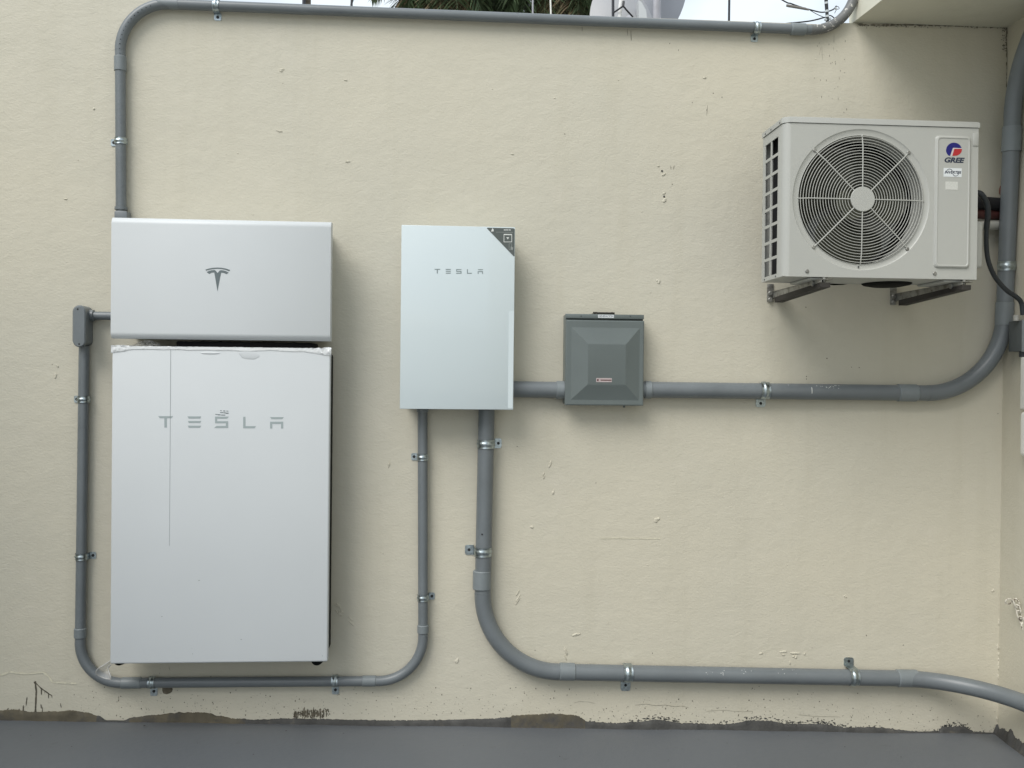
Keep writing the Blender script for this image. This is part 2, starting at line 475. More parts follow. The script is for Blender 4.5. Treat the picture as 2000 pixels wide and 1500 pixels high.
bm = bmesh.new()      # drip marks, lower left
for pl, w in (([(69, 1333), (71, 1350), (70, 1372), (69, 1396)], 3.0), ([(69, 1333), (80, 1344), (90, 1351), (97, 1356), (101, 1358), (102, 1363)], 2.0), ([(81, 1345), (81, 1357)], 2.2), ([(88, 1350), (87, 1354)], 1.6), ([(95, 1354), (95, 1364)], 2.0),
              ([(53, 1361), (51, 1378)], 2.0), ([(46, 1377), (45, 1394)], 2.2), ([(80, 1375), (81, 1384)], 2.2), ([(83, 1380), (83, 1392)], 1.6), ([(38, 1384), (37, 1394)], 2), ([(118, 1373), (120, 1383)], 1.4), ([(14, 1386), (17, 1383)], 5)):
    ribbon(bm, pl, w)
blob(bm, 69, 1333, 2.6, 2.6)
obj('drip_stain', bm, m_stain, wall, smooth=0)
bm = bmesh.new()      # chip under the lower conduit and the scraped patch
pts = [(317, 1343), (320, 1342), (327, 1343), (336, 1342), (337.5, 1346), (336, 1351), (332, 1354), (325, 1356), (319, 1354), (317, 1349)]
bm.faces.new([bm.verts.new(W(p[0], p[1], 0)-Vector((0, 0.0008, 0))) for p in pts])
for k in range(110):
    t = random.random()
    cx = 574+t*70
    blob(bm, cx, random.uniform(1384+6*(1-t), 1402), random.uniform(0.5, 2.0), random.uniform(1.0, 3.6), n=6)
for k in range(26):
    cx = random.uniform(584, 642)
    ribbon(bm, [(cx, random.uniform(1380, 1390)), (cx+random.uniform(-1, 1), 1400)], 1.5)
obj('chipped_paint', bm, mat('brown_scrape', (0.13, 0.115, 0.085), 0.9, var=0.4, vscale=70), wall, smooth=0)
bm = bmesh.new()      # dark bitumen scrapes along the base on the right
for k in range(330):
    cx = random.choice([random.gauss(1290, 30), random.gauss(1500, 45), random.gauss(1610, 40), random.gauss(1865, 26), random.uniform(1150, 1950)])
    if not 1140 < cx < 1950: continue
    top = prof(cx)
    blob(bm, cx, top+1.6-abs(random.gauss(0, 3.2)), random.uniform(0.5, 2.8), random.uniform(0.4, 1.3), n=6)
obj('bitumen_smear', bm, mat('dark_bitumen', (0.045, 0.046, 0.046), 0.8, var=0.3, vscale=40), wall, smooth=0)
bm = bmesh.new()      # spatter: dense at the base, sparse elsewhere
for k in range(760):
    cx = random.uniform(150, 1945)
    cy = prof(cx)-3-abs(random.gauss(0, 30))
    r = random.choice([0.35, 0.45, 0.55, 0.7, 1.0])
    blob(bm, cx, cy, r, r*random.uniform(0.7, 1.6), n=5)
for k in range(26): 
    cx = random.gauss(1630, 16); cy = random.uniform(75, 240)
    blob(bm, cx, cy, 0.5, random.uniform(0.8, 2.4), n=5)
for q in ((1103, 262), (1308, 85), (1164, 943), (1010, 872), (1692, 1241), (1325, 98), (1393, 182), (1410, 190), (1575, 735), (1575, 740), (1663, 717), (1678, 718), (1615, 700), (1352, 200), (1380, 215), (232, 1365), (145, 1357), (102, 712), (1045, 1270), (1274, 1276), (1764, 1260), (1949, 808), (1574, 600), (1313, 360)):
    blob(bm, q[0], q[1], 0.8, 1.3, n=6)
obj('dirt_specks', bm, m_stain, wall, smooth=0)
bm = bmesh.new()      # faint runs under the pipe and thin hairline cracks
for pl, w in (([(1232, 60), (1233, 80)], 1.6), ([(1225, 56), (1226, 70)], 1.4), ([(1137, 52), (1137, 62)], 1.3), ([(1603, 92), (1600, 108)], 0.6), ([(1605, 90), (1606, 118)], 0.6), ([(1629, 66), (1628.5, 84)], 0.7), ([(1628, 91), (1628, 99)], 0.6), ([(1639, 150), (1639, 156)], 0.9), ([(1637, 190), (1637, 196)], 0.9), ([(1382, 205), (1380, 225)], 1.0), ([(1310, 323), (1310, 331)], 1.6), ([(1317, 323), (1315, 331)], 1.6),
              ([(1120, 1373), (1132, 1370), (1150, 1371), (1163, 1374)], 0.6), ([(1240, 1377), (1262, 1375), (1278, 1378), (1300, 1377), (1318, 1380), (1333, 1379), (1345, 1382)], 0.8), ([(1380, 1389), (1410, 1387), (1450, 1390), (1470, 1389)], 0.6), ([(1560, 1396), (1590, 1399), (1640, 1400)], 0.6), ([(330, 1300), (332, 1310)], 0.8)):
    ribbon(bm, pl, w)
obj('hairline_cracks', bm, m_faint, wall, smooth=0)
bm = bmesh.new()      # crack and mould in the inner corner and along the slab joint
ribbon(bm, [(1966, 52), (1966.5, 62), (1965, 74), (1965.5, 88), (1967, 110), (1966.5, 130)], 2.6, jitter=0.9)
ribbon(bm, [(1966.5, 130), (1966, 165), (1966.5, 200)], 1.8, jitter=0.8)
ribbon(bm, [(1965.5, 222), (1966, 252)], 2.2, jitter=0.7)
ribbon(bm, [(1672, 48), (1720, 49), (1780, 48.5), (1850, 50), (1920, 51.5), (1966, 52)], 2.4, jitter=0.9)
pts = [(1931, 50.5), (1946, 50), (1941, 53), (1934, 56)]
bm.faces.new([bm.verts.new(W(p[0], p[1], 0)-Vector((0, 0.001, 0))) for p in pts])
for k in range(170):
    if random.random() < 0.6:
        cx = random.uniform(1668, 1960); cy = 49.5+(cx-1668)*0.007+abs(random.gauss(0, 1.8))
    else:
        cx = 1965-abs(random.gauss(0, 5)); cy = random.uniform(50, 100)
    blob(bm, cx, cy, random.uniform(0.4, 1.6), random.uniform(0.4, 1.3), n=5)
obj('mould_line', bm, m_mould, wall, smooth=0)
# drill holes with crumbled rims
for hx, hy in ((1293, 334), (1297, 384)):
    h = bmesh.new(); disc(h, W(hx, hy, 0)+Vector((0, 0.01, 0)), (0, -1, 0), 0.0034, 0.0118, 14)
    obj('drill_hole', h, m_hole, wall)
bm = bmesh.new()
def lump(px, py, rx, ry, rot=0.0, dep=0.0026, s=3):
    for k in range(s):
        m_ = M(px)
        r = bmesh.ops.create_icosphere(bm, subdivisions=2, radius=1)
        c_ = W(px+random.uniform(-rx, rx)*0.6, py+random.uniform(-ry, ry)*0.6, 0)
        f = random.uniform(0.45, 0.8)
        for v in r['verts']:
            nn = 1+0.35*mnoise.noise(v.co*2.3+Vector((px, py, k)))
            q = Vector((v.co.x*rx*m_*f*nn, v.co.y*dep*nn, v.co.z*ry*m_*f*nn))
            q.rotate(Matrix.Rotation(rot, 3, 'Y'))
            v.co = c_+q
for q in ((1297, 341, 6, 1.6, -0.35), (1297, 377, 4, 2, 0), (1299, 391, 5, 4, 0), (1285, 325, 3, 1.6, 0), (1105, 1277, 2.2, 14, -0.45), (1012, 1165, 2.0, 15, 0.5), (1098, 1303, 2.5, 3, 0), (1530, 1274, 10, 3, 0), (1549, 1275, 12, 3, 0.1), (1552, 1283, 5, 4, 0), (1487, 1276, 4, 2, 0), (1543, 1294, 2, 3, 0),
          (1285, 550, 4, 4, 0), (1284, 1015, 5, 5, 0), (1378, 152, 5, 2, 0.2), (1000, 301, 4, 2, 0), (552, 137, 5, 3, 0), (676, 157, 4, 2, 0), (545, 256, 7, 1.5, 0.2), (680, 316, 6, 1.6, 0.2), (184, 214, 3, 3, 0), (130, 388, 4, 2, 0), (112, 715, 3, 4, 0), (108, 735, 3, 6, 0.3), (1074, 907, 3, 9, 0.4), (1062, 930, 2, 8, 0.2), (1040, 1030, 4, 3, 0.3), (893, 1290, 3, 8, 0.7), (1125, 1240, 9, 3, -0.2), (666, 1200, 2.5, 10, -0.75), (1940, 1152, 3, 4, 0), (1952, 1275, 3, 5, 0), (1650, 1165, 3, 2, 0), (1080, 965, 2.5, 7, 0.2), (760, 905, 2, 10, 0.1), (660, 1190, 2, 14, -0.75), (685, 1214, 2, 12, -0.8), (1951, 1215, 2, 6, 0), (1950, 1262, 2.5, 5, 0), (1953, 1288, 4, 5, 0), (1949, 1300, 3, 8, 0), (1950, 1326, 3, 8, 0), (1949, 1345, 2, 5, 0), (1954, 1313, 3, 4, 0), (1948, 1405, 2, 5, 0), (1572, 1277, 3, 2, 0), (1527, 1278, 4, 2, 0)):
    lump(*q)
for k in range(55):
    lump(random.uniform(10, 1940), random.uniform(80, 1370), random.uniform(1.2, 3.2), random.uniform(0.8, 1.8), random.uniform(-0.4, 0.4), 0.0013, 1)
obj('plaster_lumps', bm, m_wall, wall, smooth=60)
# peeled paint edge lower left, trowel ridge on the right
bm = bmesh.new()
ribbon(bm, [(1172, 1051.5), (1200, 1050.8), (1250, 1051.6), (1290, 1052)], 1.4, th=0.0016)
ribbon(bm, [(0, 1319), (20, 1312), (32, 1314), (55, 1316), (85, 1313), (96, 1322), (103, 1332), (116, 1333), (150, 1335)], 2.6, th=0.0018, jitter=0.6)
obj('peeled_paint_edge', bm, m_lump, wall, smooth=0)

# ------------------------------------------------------------------ conduits
def fillet(pts, rad):
    """corner points -> list of ('S', [p,q]) and ('A', [...])"""
    segs, cur = [], Vector(pts[0])
    for i in range(1, len(pts)-1):
        b = Vector(pts[i]); u = (Vector(pts[i-1])-b).normalized(); v = (Vector(pts[i+1])-b).normalized()
        th = u.angle(v); r = rad[i-1]; t = r/math.tan(th/2)
        s, e = b+u*t, b+v*t
        c = b+(u+v).normalized()*(r/math.sin(th/2))
        segs.append(('S', [cur, s]))
        a0, a1 = (s-c), (e-c); ang = a0.angle(a1); arc = []
        for k in range(21):
            f = k/20
            arc.append(c+(a0*math.sin((1-f)*ang)+a1*math.sin(f*ang))/math.sin(ang))
        segs.append(('A', arc)); cur = e
    segs.append(('S', [cur, Vector(pts[-1])]))
    return segs

def conduit(label, pts, rad, r, couplings, elbow_mats=()):
    t = thing('conduit_run', label, 'conduit', pts[0], 'grey conduits on the wall')
    na = 0
    for kind, ps in fillet(pts, rad):
        bm = bmesh.new()
        if kind == 'S':
            tube(bm, ps, r, 28); obj('pipe', bm, m_pvc, t)
        else:
            tube(bm, ps, r*1.02, 28); obj('elbow', bm, elbow_mats[na] if na < len(elbow_mats) else m_pvc, t); na += 1
    for c, d, ln, k in couplings:
        c = Vector(c); d = Vector(d).normalized()
        bm = bmesh.new()
        R_ = r*k; e = min(0.003, ln*0.1)
        tube(bm, [c-d*ln/2, c-d*(ln/2-0.0005), c-d*(ln/2-e), c+d*(ln/2-e), c+d*(ln/2-0.0005), c+d*ln/2], [r*0.98, R_-e*0.7, R_, R_, R_-e*0.7, r*0.98], 28)
        obj('coupling', bm, m_pvc2, t)
    return t

r1 = 0.0173; y1c = -(r1+0.006)
r2 = 0.0285; y2c = -(r2+0.006)
P1 = lambda x, y: W(x, y, y1c)
P2 = lambda x, y: W(x, y, y2c)
def cp(P, a, b, k=1.17):          # coupling between two pixel points
    a, b = P(*a), P(*b); return ((a+b)/2, b-a, (b-a).length, k)
m1 = M(600)
topx = 1668.5
runA = conduit('slim grey conduit rising from the upper white cabinet along the wall top', [P1(236.5, 416), P1(234.3, 4), P1(topx, 61.6), P1(topx+8, -260)], [92*m1, 92*m1], r1,
    [cp(P1, (235, 110), (235, 140)), cp(P1, (309, 6.5), (350, 8.2), 1.06), cp(P1, (1544, 56.5), (1573, 57.6), 1.22)], (m_pvc, m_pvcw))
bm = B(W(224, 415, -0.04).x, W(249, 415, -0.04).x, -0.045, -0.004, W(235, 440, y1c).z, W(235, 414, y1c).z, 0.003)
tube(bm, [P1(236.5, 410), P1(236.5, 404.5)], r1*1.2, 24)
obj('box_connector', bm, m_pvc, runA)
bm = bmesh.new()
for k in range(14):               # printing along the first bend
    a = -0.1+k*0.1
    q = Vector((P1(234.3, 4).x+92*m1-(92*m1-0.004)*math.cos(a)+0.002, 0, P1(234.3, 98).z+(92*m1-0.004)*math.sin(a)))
    disc(bm, (q.x, y1c-r1*0.985, q.z), (0, -1, 0), random.uniform(0.0010, 0.0022), 0.0006, 6)
obj('printed_marks', bm, m_black, runA)

runB = conduit('slim grey conduit looping down and under the battery to the glass cabinet', [P1(164.5, 676), P1(155.6, 1334.5), P1(826.5, 1329.5), P1(825.3, 792)], [80*m1, 86*m1], r1,
    [cp(P1, (156.9, 1226), (156.7, 1246)), cp(P1, (237, 1334), (277, 1333.5), 1.12), cp(P1, (707, 1330.2), (735, 1330), 1.1), cp(P1, (826.2, 1220), (826.2, 1237), 1.16), cp(P1, (825.4, 799), (825.5, 805), 1.2)])
# pull-elbow body with oval cover
lb = thing('pull_box', 'grey pull box with oval cover on the conduit left of the cabinets', 'conduit fitting', W(158, 640, -0.02))
def stadium(cx0, z0, z1, R, y, th, bev=0.004):
    bm_ = bmesh.new(); pts = []
    for k in range(17): a = PI*k/16; pts.append((cx0+R*math.cos(a), z1-R+R*math.sin(a)))
    for k in range(17): a = PI+PI*k/16; pts.append((cx0+R*math.cos(a), z0+R+R*math.sin(a)))
    cxm, czm = cx0, (z0+z1)/2
    rings = []
    for yy, s in ((y, 0), (y-th+bev, 0), (y-th+bev*0.3, bev*0.7), (y-th, bev)):
        ring = []
        for (x, z) in pts:
            dx, dz = x-cxm, z-czm
            zc = max(z0+R, min(z1-R, z)); nrm = Vector((x-cx0, 0, z-zc)); nrm = nrm.normalized() if nrm.length else nrm
            ring.append(bm_.verts.new((x-nrm.x*s, yy, z-nrm.z*s)))
        rings.append(ring)
    for a, b in zip(rings, rings[1:]):
        n_ = len(a)
        for k in range(n_): bm_.faces.new((a[k], a[(k+1) % n_], b[(k+1) % n_], b[k]))
    bm_.faces.new(rings[-1]); bm_.faces.new(rings[0])
    return bm_
yl = -0.085
ct, cb = W(153.8, 597, yl), W(155.2, 678, yl)
bx = (ct.x+cb.x)/2
obj('body', stadium(W(162.5, 640, -0.03).x, W(160, 677, -0.04).z, W(160, 597, -0.04).z, 0.0225, -0.004, 0.062), m_pvc, lb)
obj('cover', stadium(bx, cb.z, ct.z, 12.1*M(155, yl), -0.067, 0.019, 0.003), m_pvc2 if False else m_pvc, lb)
bm = bmesh.new()
tube(bm, [P1(168, 616), P1(178, 616.5), P1(183.6, 616.6), P1(184, 616.6)], [r1*1.12, r1*1.12, r1*1.12, r1*0.9], 24)
obj('hub', bm, m_pvc, lb)
bm = bmesh.new()
tube(bm, [P1(183, 616.6), P1(222, 617.2)], r1*0.82, 24)
obj('pipe_stub', bm, m_pvc, lb)
bm = bmesh.new(); disc(bm, W(152, 604, yl)+Vector((0, 0.003, 0)), (0, -1, 0), 0.0032, 0.0042, 12); obj('screw', bm, m_hole, lb)
bm = bmesh.new(); disc(bm, W(154.8, 672, yl)+Vector((0, 0.003, 0)), (0, -1, 0), 0.0032, 0.0042, 12); obj('screw', bm, m_hole, lb)

m2 = M(1050)
c_end = P2(1800, 1325.5)
XE = XS(-0.2)-r2-0.006
runC = conduit('thick grey conduit dropping from the glass cabinet and running along the base to the right', [P2(950.6, 792), P2(939.6, 1309.5), Vector((XE, y2c, P2(1958, 1328).z)), Vector((XE-0.05, -2.2, P2(1958, 1328).z-0.02))], [152*m2, 0.34], r2,
    [cp(P2, (941.6, 1114), (941.0, 1151), 1.13), cp(P2, (1092, 1311.6), (1123, 1312.3), 1.09), cp(P2, (1751, 1324.6), (1791, 1325.2), 1.1)])
bm = bmesh.new(); disc(bm, P2(941, 1041)+Vector((0, -r2*0.985, 0)), (0, -1, 0), 0.0032, 0.0006, 8); obj('paint_chip', bm, m_hole, runC)
runD = conduit('short thick grey conduit stub between the glass cabinet and the grey junction box', [P2(996, 760), P2(1108, 761.8)], [], r2, [cp(P2, (1086, 761.7), (1106, 762), 1.13)])
yE = -0.125
pE0 = Vector((XS(yE)-r2-0.008, yE, W(1980, 262, yE).z))
runE = conduit('thick grey conduit from the junction box sweeping up the right corner behind the condenser', [P2(1252, 761), P2(1955.5, 769.5), Vector((pE0.x, pE0.y, W(1984, 20, yE).z)), Vector((pE0.x-0.03, -2.0, W(1984, 20, yE).z+0.02))], [150*m2, 0.40], r2,
    [cp(P2, (1258, 761.2), (1272, 761.4), 1.1), cp(P2, (1752, 767), (1790, 767.5), 1.1)])
p_a = Vector(runE.location)
E0, E1 = P2(1955.5, 769.5), Vector((pE0.x, pE0.y, W(1984, 20, yE).z))
dE = (E1-E0).normalized()
def onE(z): return E0+dE*((z-E0.z)/dE.z)
for za, zb_, k in ((onE(W(1955, 590, -0.06).z), onE(W(1955, 634, -0.06).z), 1.09), (onE(W(1982, 243, yE).z), onE(W(1982, 292, yE).z), 1.13)):
    c = (za+zb_)/2; ln = (za-zb_).length
    bm = bmesh.new(); tube(bm, [c-dE*ln/2, c-dE*(ln/2-0.001), c+dE*(ln/2-0.001), c+dE*ln/2], [r2*0.98, r2*k, r2*k, r2*0.98], 28)
    obj('coupling', bm, m_pvc2, runE)
def flecks(parent, P, yc, r, items, m, name='paint_flecks'):
    bm_ = bmesh.new()
    for px, pyc, py, w in items:
        c = P(px, pyc); dz = (pyc-py)*m2
        dz = max(-r*0.97, min(r*0.97, dz)); dy = math.sqrt(r*r-dz*dz)
        n_ = Vector((0, -dy, dz)).normalized()
        disc(bm_, c+n_*(r-0.0003), n_, w*m2, 0.0007, 6)
    obj(name, bm_, m, parent)
flecks(runE, P2, y2c, r2, [(1580, 764.7, 757+1.5*k, 0.9) for k in range(8)]+[(random.uniform(1590, 1640), 765, random.uniform(752, 759), random.uniform(0.4, 1.0)) for k in range(16)]+[(1536, 764, 752, 0.7), (1488, 764, 757, 0.6)], m_mark)
flecks(runC, P2, y2c, r2, [(1408, 1317.6, 1309+1.2*k, 0.6) for k in range(5)]+[(random.uniform(1330, 1600), 1318, random.uniform(1305, 1313), random.uniform(0.3, 0.8)) for k in range(18)], m_mark)
flecks(runA, P1, y1c, r1, [(x, 8.3+(x-361)*0.0407, 8.3+(x-361)*0.0407+random.uniform(-6, 4), random.uniform(0.3, 0.7)) for x in (657, 820, 905, 1010, 1012, 1150, 1340, 1342, 1400)], m_mark2)

# ------------------------------------------------------------------ pipe straps
def strap(label, c, d, side_dir, r, wpx, ear, wall_y=True, tilt=0.0, base_n=Vector((0, -1, 0)), gap=0.006):
    """band over a pipe at c running along d; ear lies on the wall on side_dir"""
    c = Vector(c); d = Vector(d).normalized(); s = Vector(side_dir); s = (s-d*s.dot(d)).normalized()
    nrm = base_n-d*base_n.dot(d); nrm = (nrm-s*nrm.dot(s)).normalized()
    w = wpx*M(c.x*500+900)
    t = thing('pipe_strap', label, 'pipe strap', c-nrm*(r+gap), 'galvanised straps on the conduits')
    R_ = r+0.0022
    bm = bmesh.new()
    h0 = -(r+gap-0.0012)
    prof2 = []                                     # (side, normal) cross-section walked around the pipe
    prof2.append((-R_*0.98, h0*0.55))
    for k in range(21):
        a = PI*1.06-PI*1.12*k/20
        prof2.append((R_*math.cos(a), R_*math.sin(a)))
    prof2.append((R_*1.02, h0+0.004)); prof2.append((R_*1.12, h0)); 
    rows = []
    for off, lift in ((-0.5, 0.0008), (-0.34, 0), (-0.2, 0.0002), (-0.1, 0.0022), (0.1, 0.0022), (0.2, 0.0002), (0.34, 0), (0.5, 0.0008)):
        row = []
        for i, (a, b) in enumerate(prof2):
            k = 1+lift/R_ if 0 < i < len(prof2)-2 else 1
            row.append(bm.verts.new(c+d*(w*off)+s*(a*k)+nrm*(b*k if 0 < i < len(prof2)-2 else b)))
        rows.append(row)
    for a, b in zip(rows, rows[1:]):
        for k in range(len(a)-1): bm.faces.new((a[k], a[k+1], b[k+1], b[k]))
    # ear plate with rounded end
    e0, e1 = R_*1.06, R_*1.12+ear
    we = w*0.56
    pts = [(e0, -we), (e1-we*0.4, -we), (e1-we*0.1, -we*0.88), (e1, -we*0.6), (e1, we*0.6), (e1-we*0.1, we*0.88), (e1-we*0.4, we), (e0, we)]
    prism(bm, [c+s*a+d*b+nrm*(h0-0.0008) for a, b in pts], nrm*0.0024)
    b_ = obj('band', bm, m_zinc, t, smooth=50)
    bm = bmesh.new()
    q = c+s*(e1-ear*0.52)+nrm*(h0+0.0008)
    disc(bm, q, nrm, min(0.0052, w*0.26), 0.0016, 16)
    obj('screw', bm, m_hole, t)
    return t
dn, upv, lf, rg = Vector((0, 0, -1)), Vector((0, 0, 1)), Vector((-1, 0, 0)), Vector((1, 0, 0))
ex, ez = Vector((1, 0, 0)), Vector((0, 0, 1))
S1, S2 = 12.5, 17
strap('small strap on the top conduit near its left bend, ear hanging below', P1(422.5, 11), ex-ez*0.0+Vector((0, 0, -0.0)), dn-rg*0.12*-1, r1, S1, 0.021)
strap('strap on the top conduit near the roof slab, ear hanging below', P1(1477.5, 54.2), ex, dn+lf*0.12, r1, S1, 0.021)
strap('strap on the vertical conduit above the upper white cabinet, ear to the left', P1(235.6, 276), ez, lf, r1, S1, 0.018)
strap('strap on the left conduit level with the battery lettering, ear to the left', P1(163.2, 780), ez, lf, r1, S1, 0.018)
strap('strap on the left conduit beside the lower half of the battery, ear to the right', P1(159.0, 1087), ez, rg, r1, S1, 0.019)
strap('strap on the bottom conduit below the left end of the battery', P1(297, 1333.2), ex, dn+rg*0.1, r1, S1, 0.031)
strap('strap on the bottom conduit below the right corner of the battery', P1(654, 1330.6), ex, dn, r1, S1, 0.031)
strap('upper strap on the slim conduit under the glass cabinet, ear to the left', P1(825.6, 893), ez, lf, r1, S1, 0.019)
strap('lower strap on the slim conduit under the glass cabinet, ear to the right', P1(826.1, 1167), ez, rg, r1, S1, 0.019)
strap('strap on the thick conduit just below the glass cabinet, ear to the right', P2(949.2, 867), ez, rg, r2, S2, 0.022)
strap('strap on the thick vertical conduit above its coupling, ear to the left', P2(943.2, 1077), ez, lf+upv*0.12, r2, S2, 0.028)
strap('strap on the thick base conduit with its ear hanging below', P2(1225.5, 1314.5), ex, dn+lf*0.08, r2, S2, 0.040)
strap('strap on the thick base conduit with its ear standing up', P2(1665, 1322), ex, upv+lf*0.07, r2, S2, 0.026)
strap('strap on the thick conduit under the condenser, ear hanging below', P2(1492, 762.8), ex, dn+lf*0.12, r2, S2, 0.026)
cE = onE(W(1970, 518, -0.09).z)
strap('strap holding the corner conduit beside the condenser cable', cE, dE, Vector((1, 0.0, 0)), r2, 17, 0.03, base_n=Vector((0, -1, 0)), gap=-0.02)

# ------------------------------------------------------------------ lettering polygons
T_ = 0.19
LET = {'T': [[(0, 1), (1.3, 1), (1.17, .82), (.13, .82)], [(.54, .82), (.76, .82), (.76, 0), (.54, 0)]],
       'E': [[(0, 1), (1.22, 1), (1.12, .81), (.12, .81)], [(.04, .6), (1.22, .6), (1.12, .42), (.12, .42)], [(.04, .19), (1.22, .19), (1.1, 0), (.12, 0)]],
       'S': [[(0, 1), (1.22, 1), (1.05, .82), (0, .82)], [(0, .82), (.19, .82), (.19, .6), (0, .6)], [(0, .6), (1.15, .6), (1.15, .42), (0, .42)], [(.95, .42), (1.15, .42), (1.15, .19), (.95, .19)], [(.12, .19), (1.15, .19), (1.15, 0), (-.08, 0)]],
       'L': [[(0, 1), (.2, 1), (.2, .19), (0, .19)], [(0, .19), (1.12, .19), (1.0, 0), (0, 0)]],
       'A': [[(0, 1), (1.2, 1), (1.08, .82), (.12, .82)], [(0, .6), (1.15, .6), (1.15, .4), (0, .4)], [(0, .4), (.19, .4), (.19, 0), (0, 0)], [(.96, .4), (1.15, .4), (1.15, 0), (.96, 0)]]}
def wordmark(starts, ytop, h, slope_, y, th=0.0005):
    bm_ = bmesh.new()
    for ch, x0_ in zip('TESLA', starts):
        for poly in LET[ch]:
            pxprism(bm_, [(x0_+a*h, ytop+(1-b)*h+(x0_-starts[0])*slope_) for a, b in poly], y, th)
    return bm_

# ------------------------------------------------------------------ upper white cabinet
def rect(tl, tr, br, bl, y):
    a, b, c, d = (W(*tl, y), W(*tr, y), W(*br, y), W(*bl, y))
    return (a.x+d.x)/2, (b.x+c.x)/2, (c.z+d.z)/2, (a.z+b.z)/2
yU = -0.168
X0, X1, Z0, Z1 = rect((217, 422), (646.5, 434.5), (645, 666.5), (216, 660), yU)
inv = thing('inverter_cabinet', 'white upper cabinet with a dark emblem at its centre', 'cabinet', ((X0+X1)/2, 0, Z0))
bm = bmesh.new()                  # cover: front plate with rolled top and bottom edges
pr = [(yU+0.040, Z1), (yU+0.013, Z1), (yU+0.0085, Z1-0.0015), (yU+0.0022, Z1-0.0115), (yU+0.0005, Z1-0.0155), (yU, Z1-0.020),
      (yU, Z0+0.020), (yU+0.0005, Z0+0.0155), (yU+0.0022, Z0+0.0115), (yU+0.0085, Z0+0.0015), (yU+0.013, Z0), (yU+0.040, Z0)]
ra = [[bm.verts.new((x, y, z)) for (y, z) in pr] for x in (X0, X0+0.0015, X1-0.0015, X1)]
for v in ra[0]+ra[3]: v.co.y += 0.0012
for a, b in zip(ra, ra[1:]):
    for k in range(len(a)-1): bm.faces.new((a[k], a[k+1], b[k+1], b[k]))
bm.faces.new(ra[0]); bm.faces.new(ra[-1]); 
bm.faces.new([ra[0][0], ra[1][0], ra[2][0], ra[3][0], ra[3][-1], ra[2][-1], ra[1][-1], ra[0][-1]])
obj('front_cover', bm, m_white, inv, smooth=50)
obj('chassis', B(X0+0.022, X1-0.022, yU+0.0405, -0.001, Z0+0.012, Z1-0.012, 0.004), mat('pale_grey_chassis', (0.42, 0.44, 0.45), 0.5), inv)
E_ = lambda x, y: (370+x/15, 500+y/15)
bm = bmesh.new()
topc = [(465, 400), (560, 368), (690, 345), (820, 337), (950, 345), (1080, 370), (1195, 410), (1165, 447), (1060, 408), (950, 382), (820, 374), (700, 381), (580, 405), (490, 430)]
pxprism(bm, [E_(*p) for p in topc], yU, 0.0006)
mainp = [(505, 470), (570, 438), (650, 418), (730, 408), (765, 428), (825, 497), (885, 428), (920, 414), (1000, 424), (1080, 448), (1150, 485), (1085, 532), (1010, 497), (930, 487), (905, 600), (822, 1035), (750, 600), (728, 480), (650, 488), (580, 527)]
pxprism(bm, [E_(*p) for p in mainp], yU, 0.0006)
obj('emblem', bm, m_emblem, inv, smooth=0)

# ------------------------------------------------------------------ battery
yB = -0.158
X0, X1, Z0, Z1 = rect((216.5, 675), (645.5, 683), (640, 1293.5), (216.5, 1296.5), yB)
bat = thing('battery_unit', 'tall white battery with pale lettering and wrinkled protective film along its top', 'battery', ((X0+X1)/2, 0, Z0))
obj('front_cover', B(X0, X1, yB, yB+0.028, Z0, Z1, 0.006, 3), m_white, bat, smooth=50)
bm = B(X0+0.016, X1-0.004, yB+0.0285, -0.04, Z0+0.018, Z1-0.012, 0.012, 3)
obj('casing', bm, m_black, bat)
bm = B(X0+0.2, X1-0.06, yB+0.02, -0.02, Z1-0.013, Z1+0.020, 0.004)
obj('top_duct', bm, m_black, bat)
for fx in (238, 621):
    p = W(fx, 1292, -0.09)
    bm = bmesh.new()
    tube(bm, [(p.x, -0.118, p.z+0.014), (p.x, -0.10, p.z+0.014), (p.x, -0.06, p.z+0.014)], [0.019, 0.022, 0.022], 28)
    obj('foot', bm, m_in, bat)
obj('lettering', wordmark((309, 366, 420, 475, 527.5), 812.7, 22.3, 0.0085, yB), m_letter, bat, smooth=0)
bm = bmesh.new()                  # small printed notice above the lettering (no code)
for (a, b, c, d) in ((430, 801.2, 433, 1.4), (436, 801.6, 440, 1.8), (442, 802.2, 446, 1.2), (430, 805, 436, 1.4), (436.6, 805.4, 441, 1.6), (441.2, 805.9, 446.5, 1.9), (420.5, 808.6, 425, 1.3), (425.3, 809.1, 431, 1.7), (432, 809.7, 440, 1.6)):
    pxprism(bm, [(a, b), (c, b+0.25), (c, b+0.25+d), (a, b+d)], yB, 0.0004)
obj('printed_notice', bm, m_emblem, bat, smooth=0)
bm = bmesh.new()
pxprism(bm, [(333.0, 682), (334.0, 682), (331.2, 1066), (330.6, 1066)], yB, 0.0005)
obj('film_seam', bm, m_seam, bat, smooth=0)
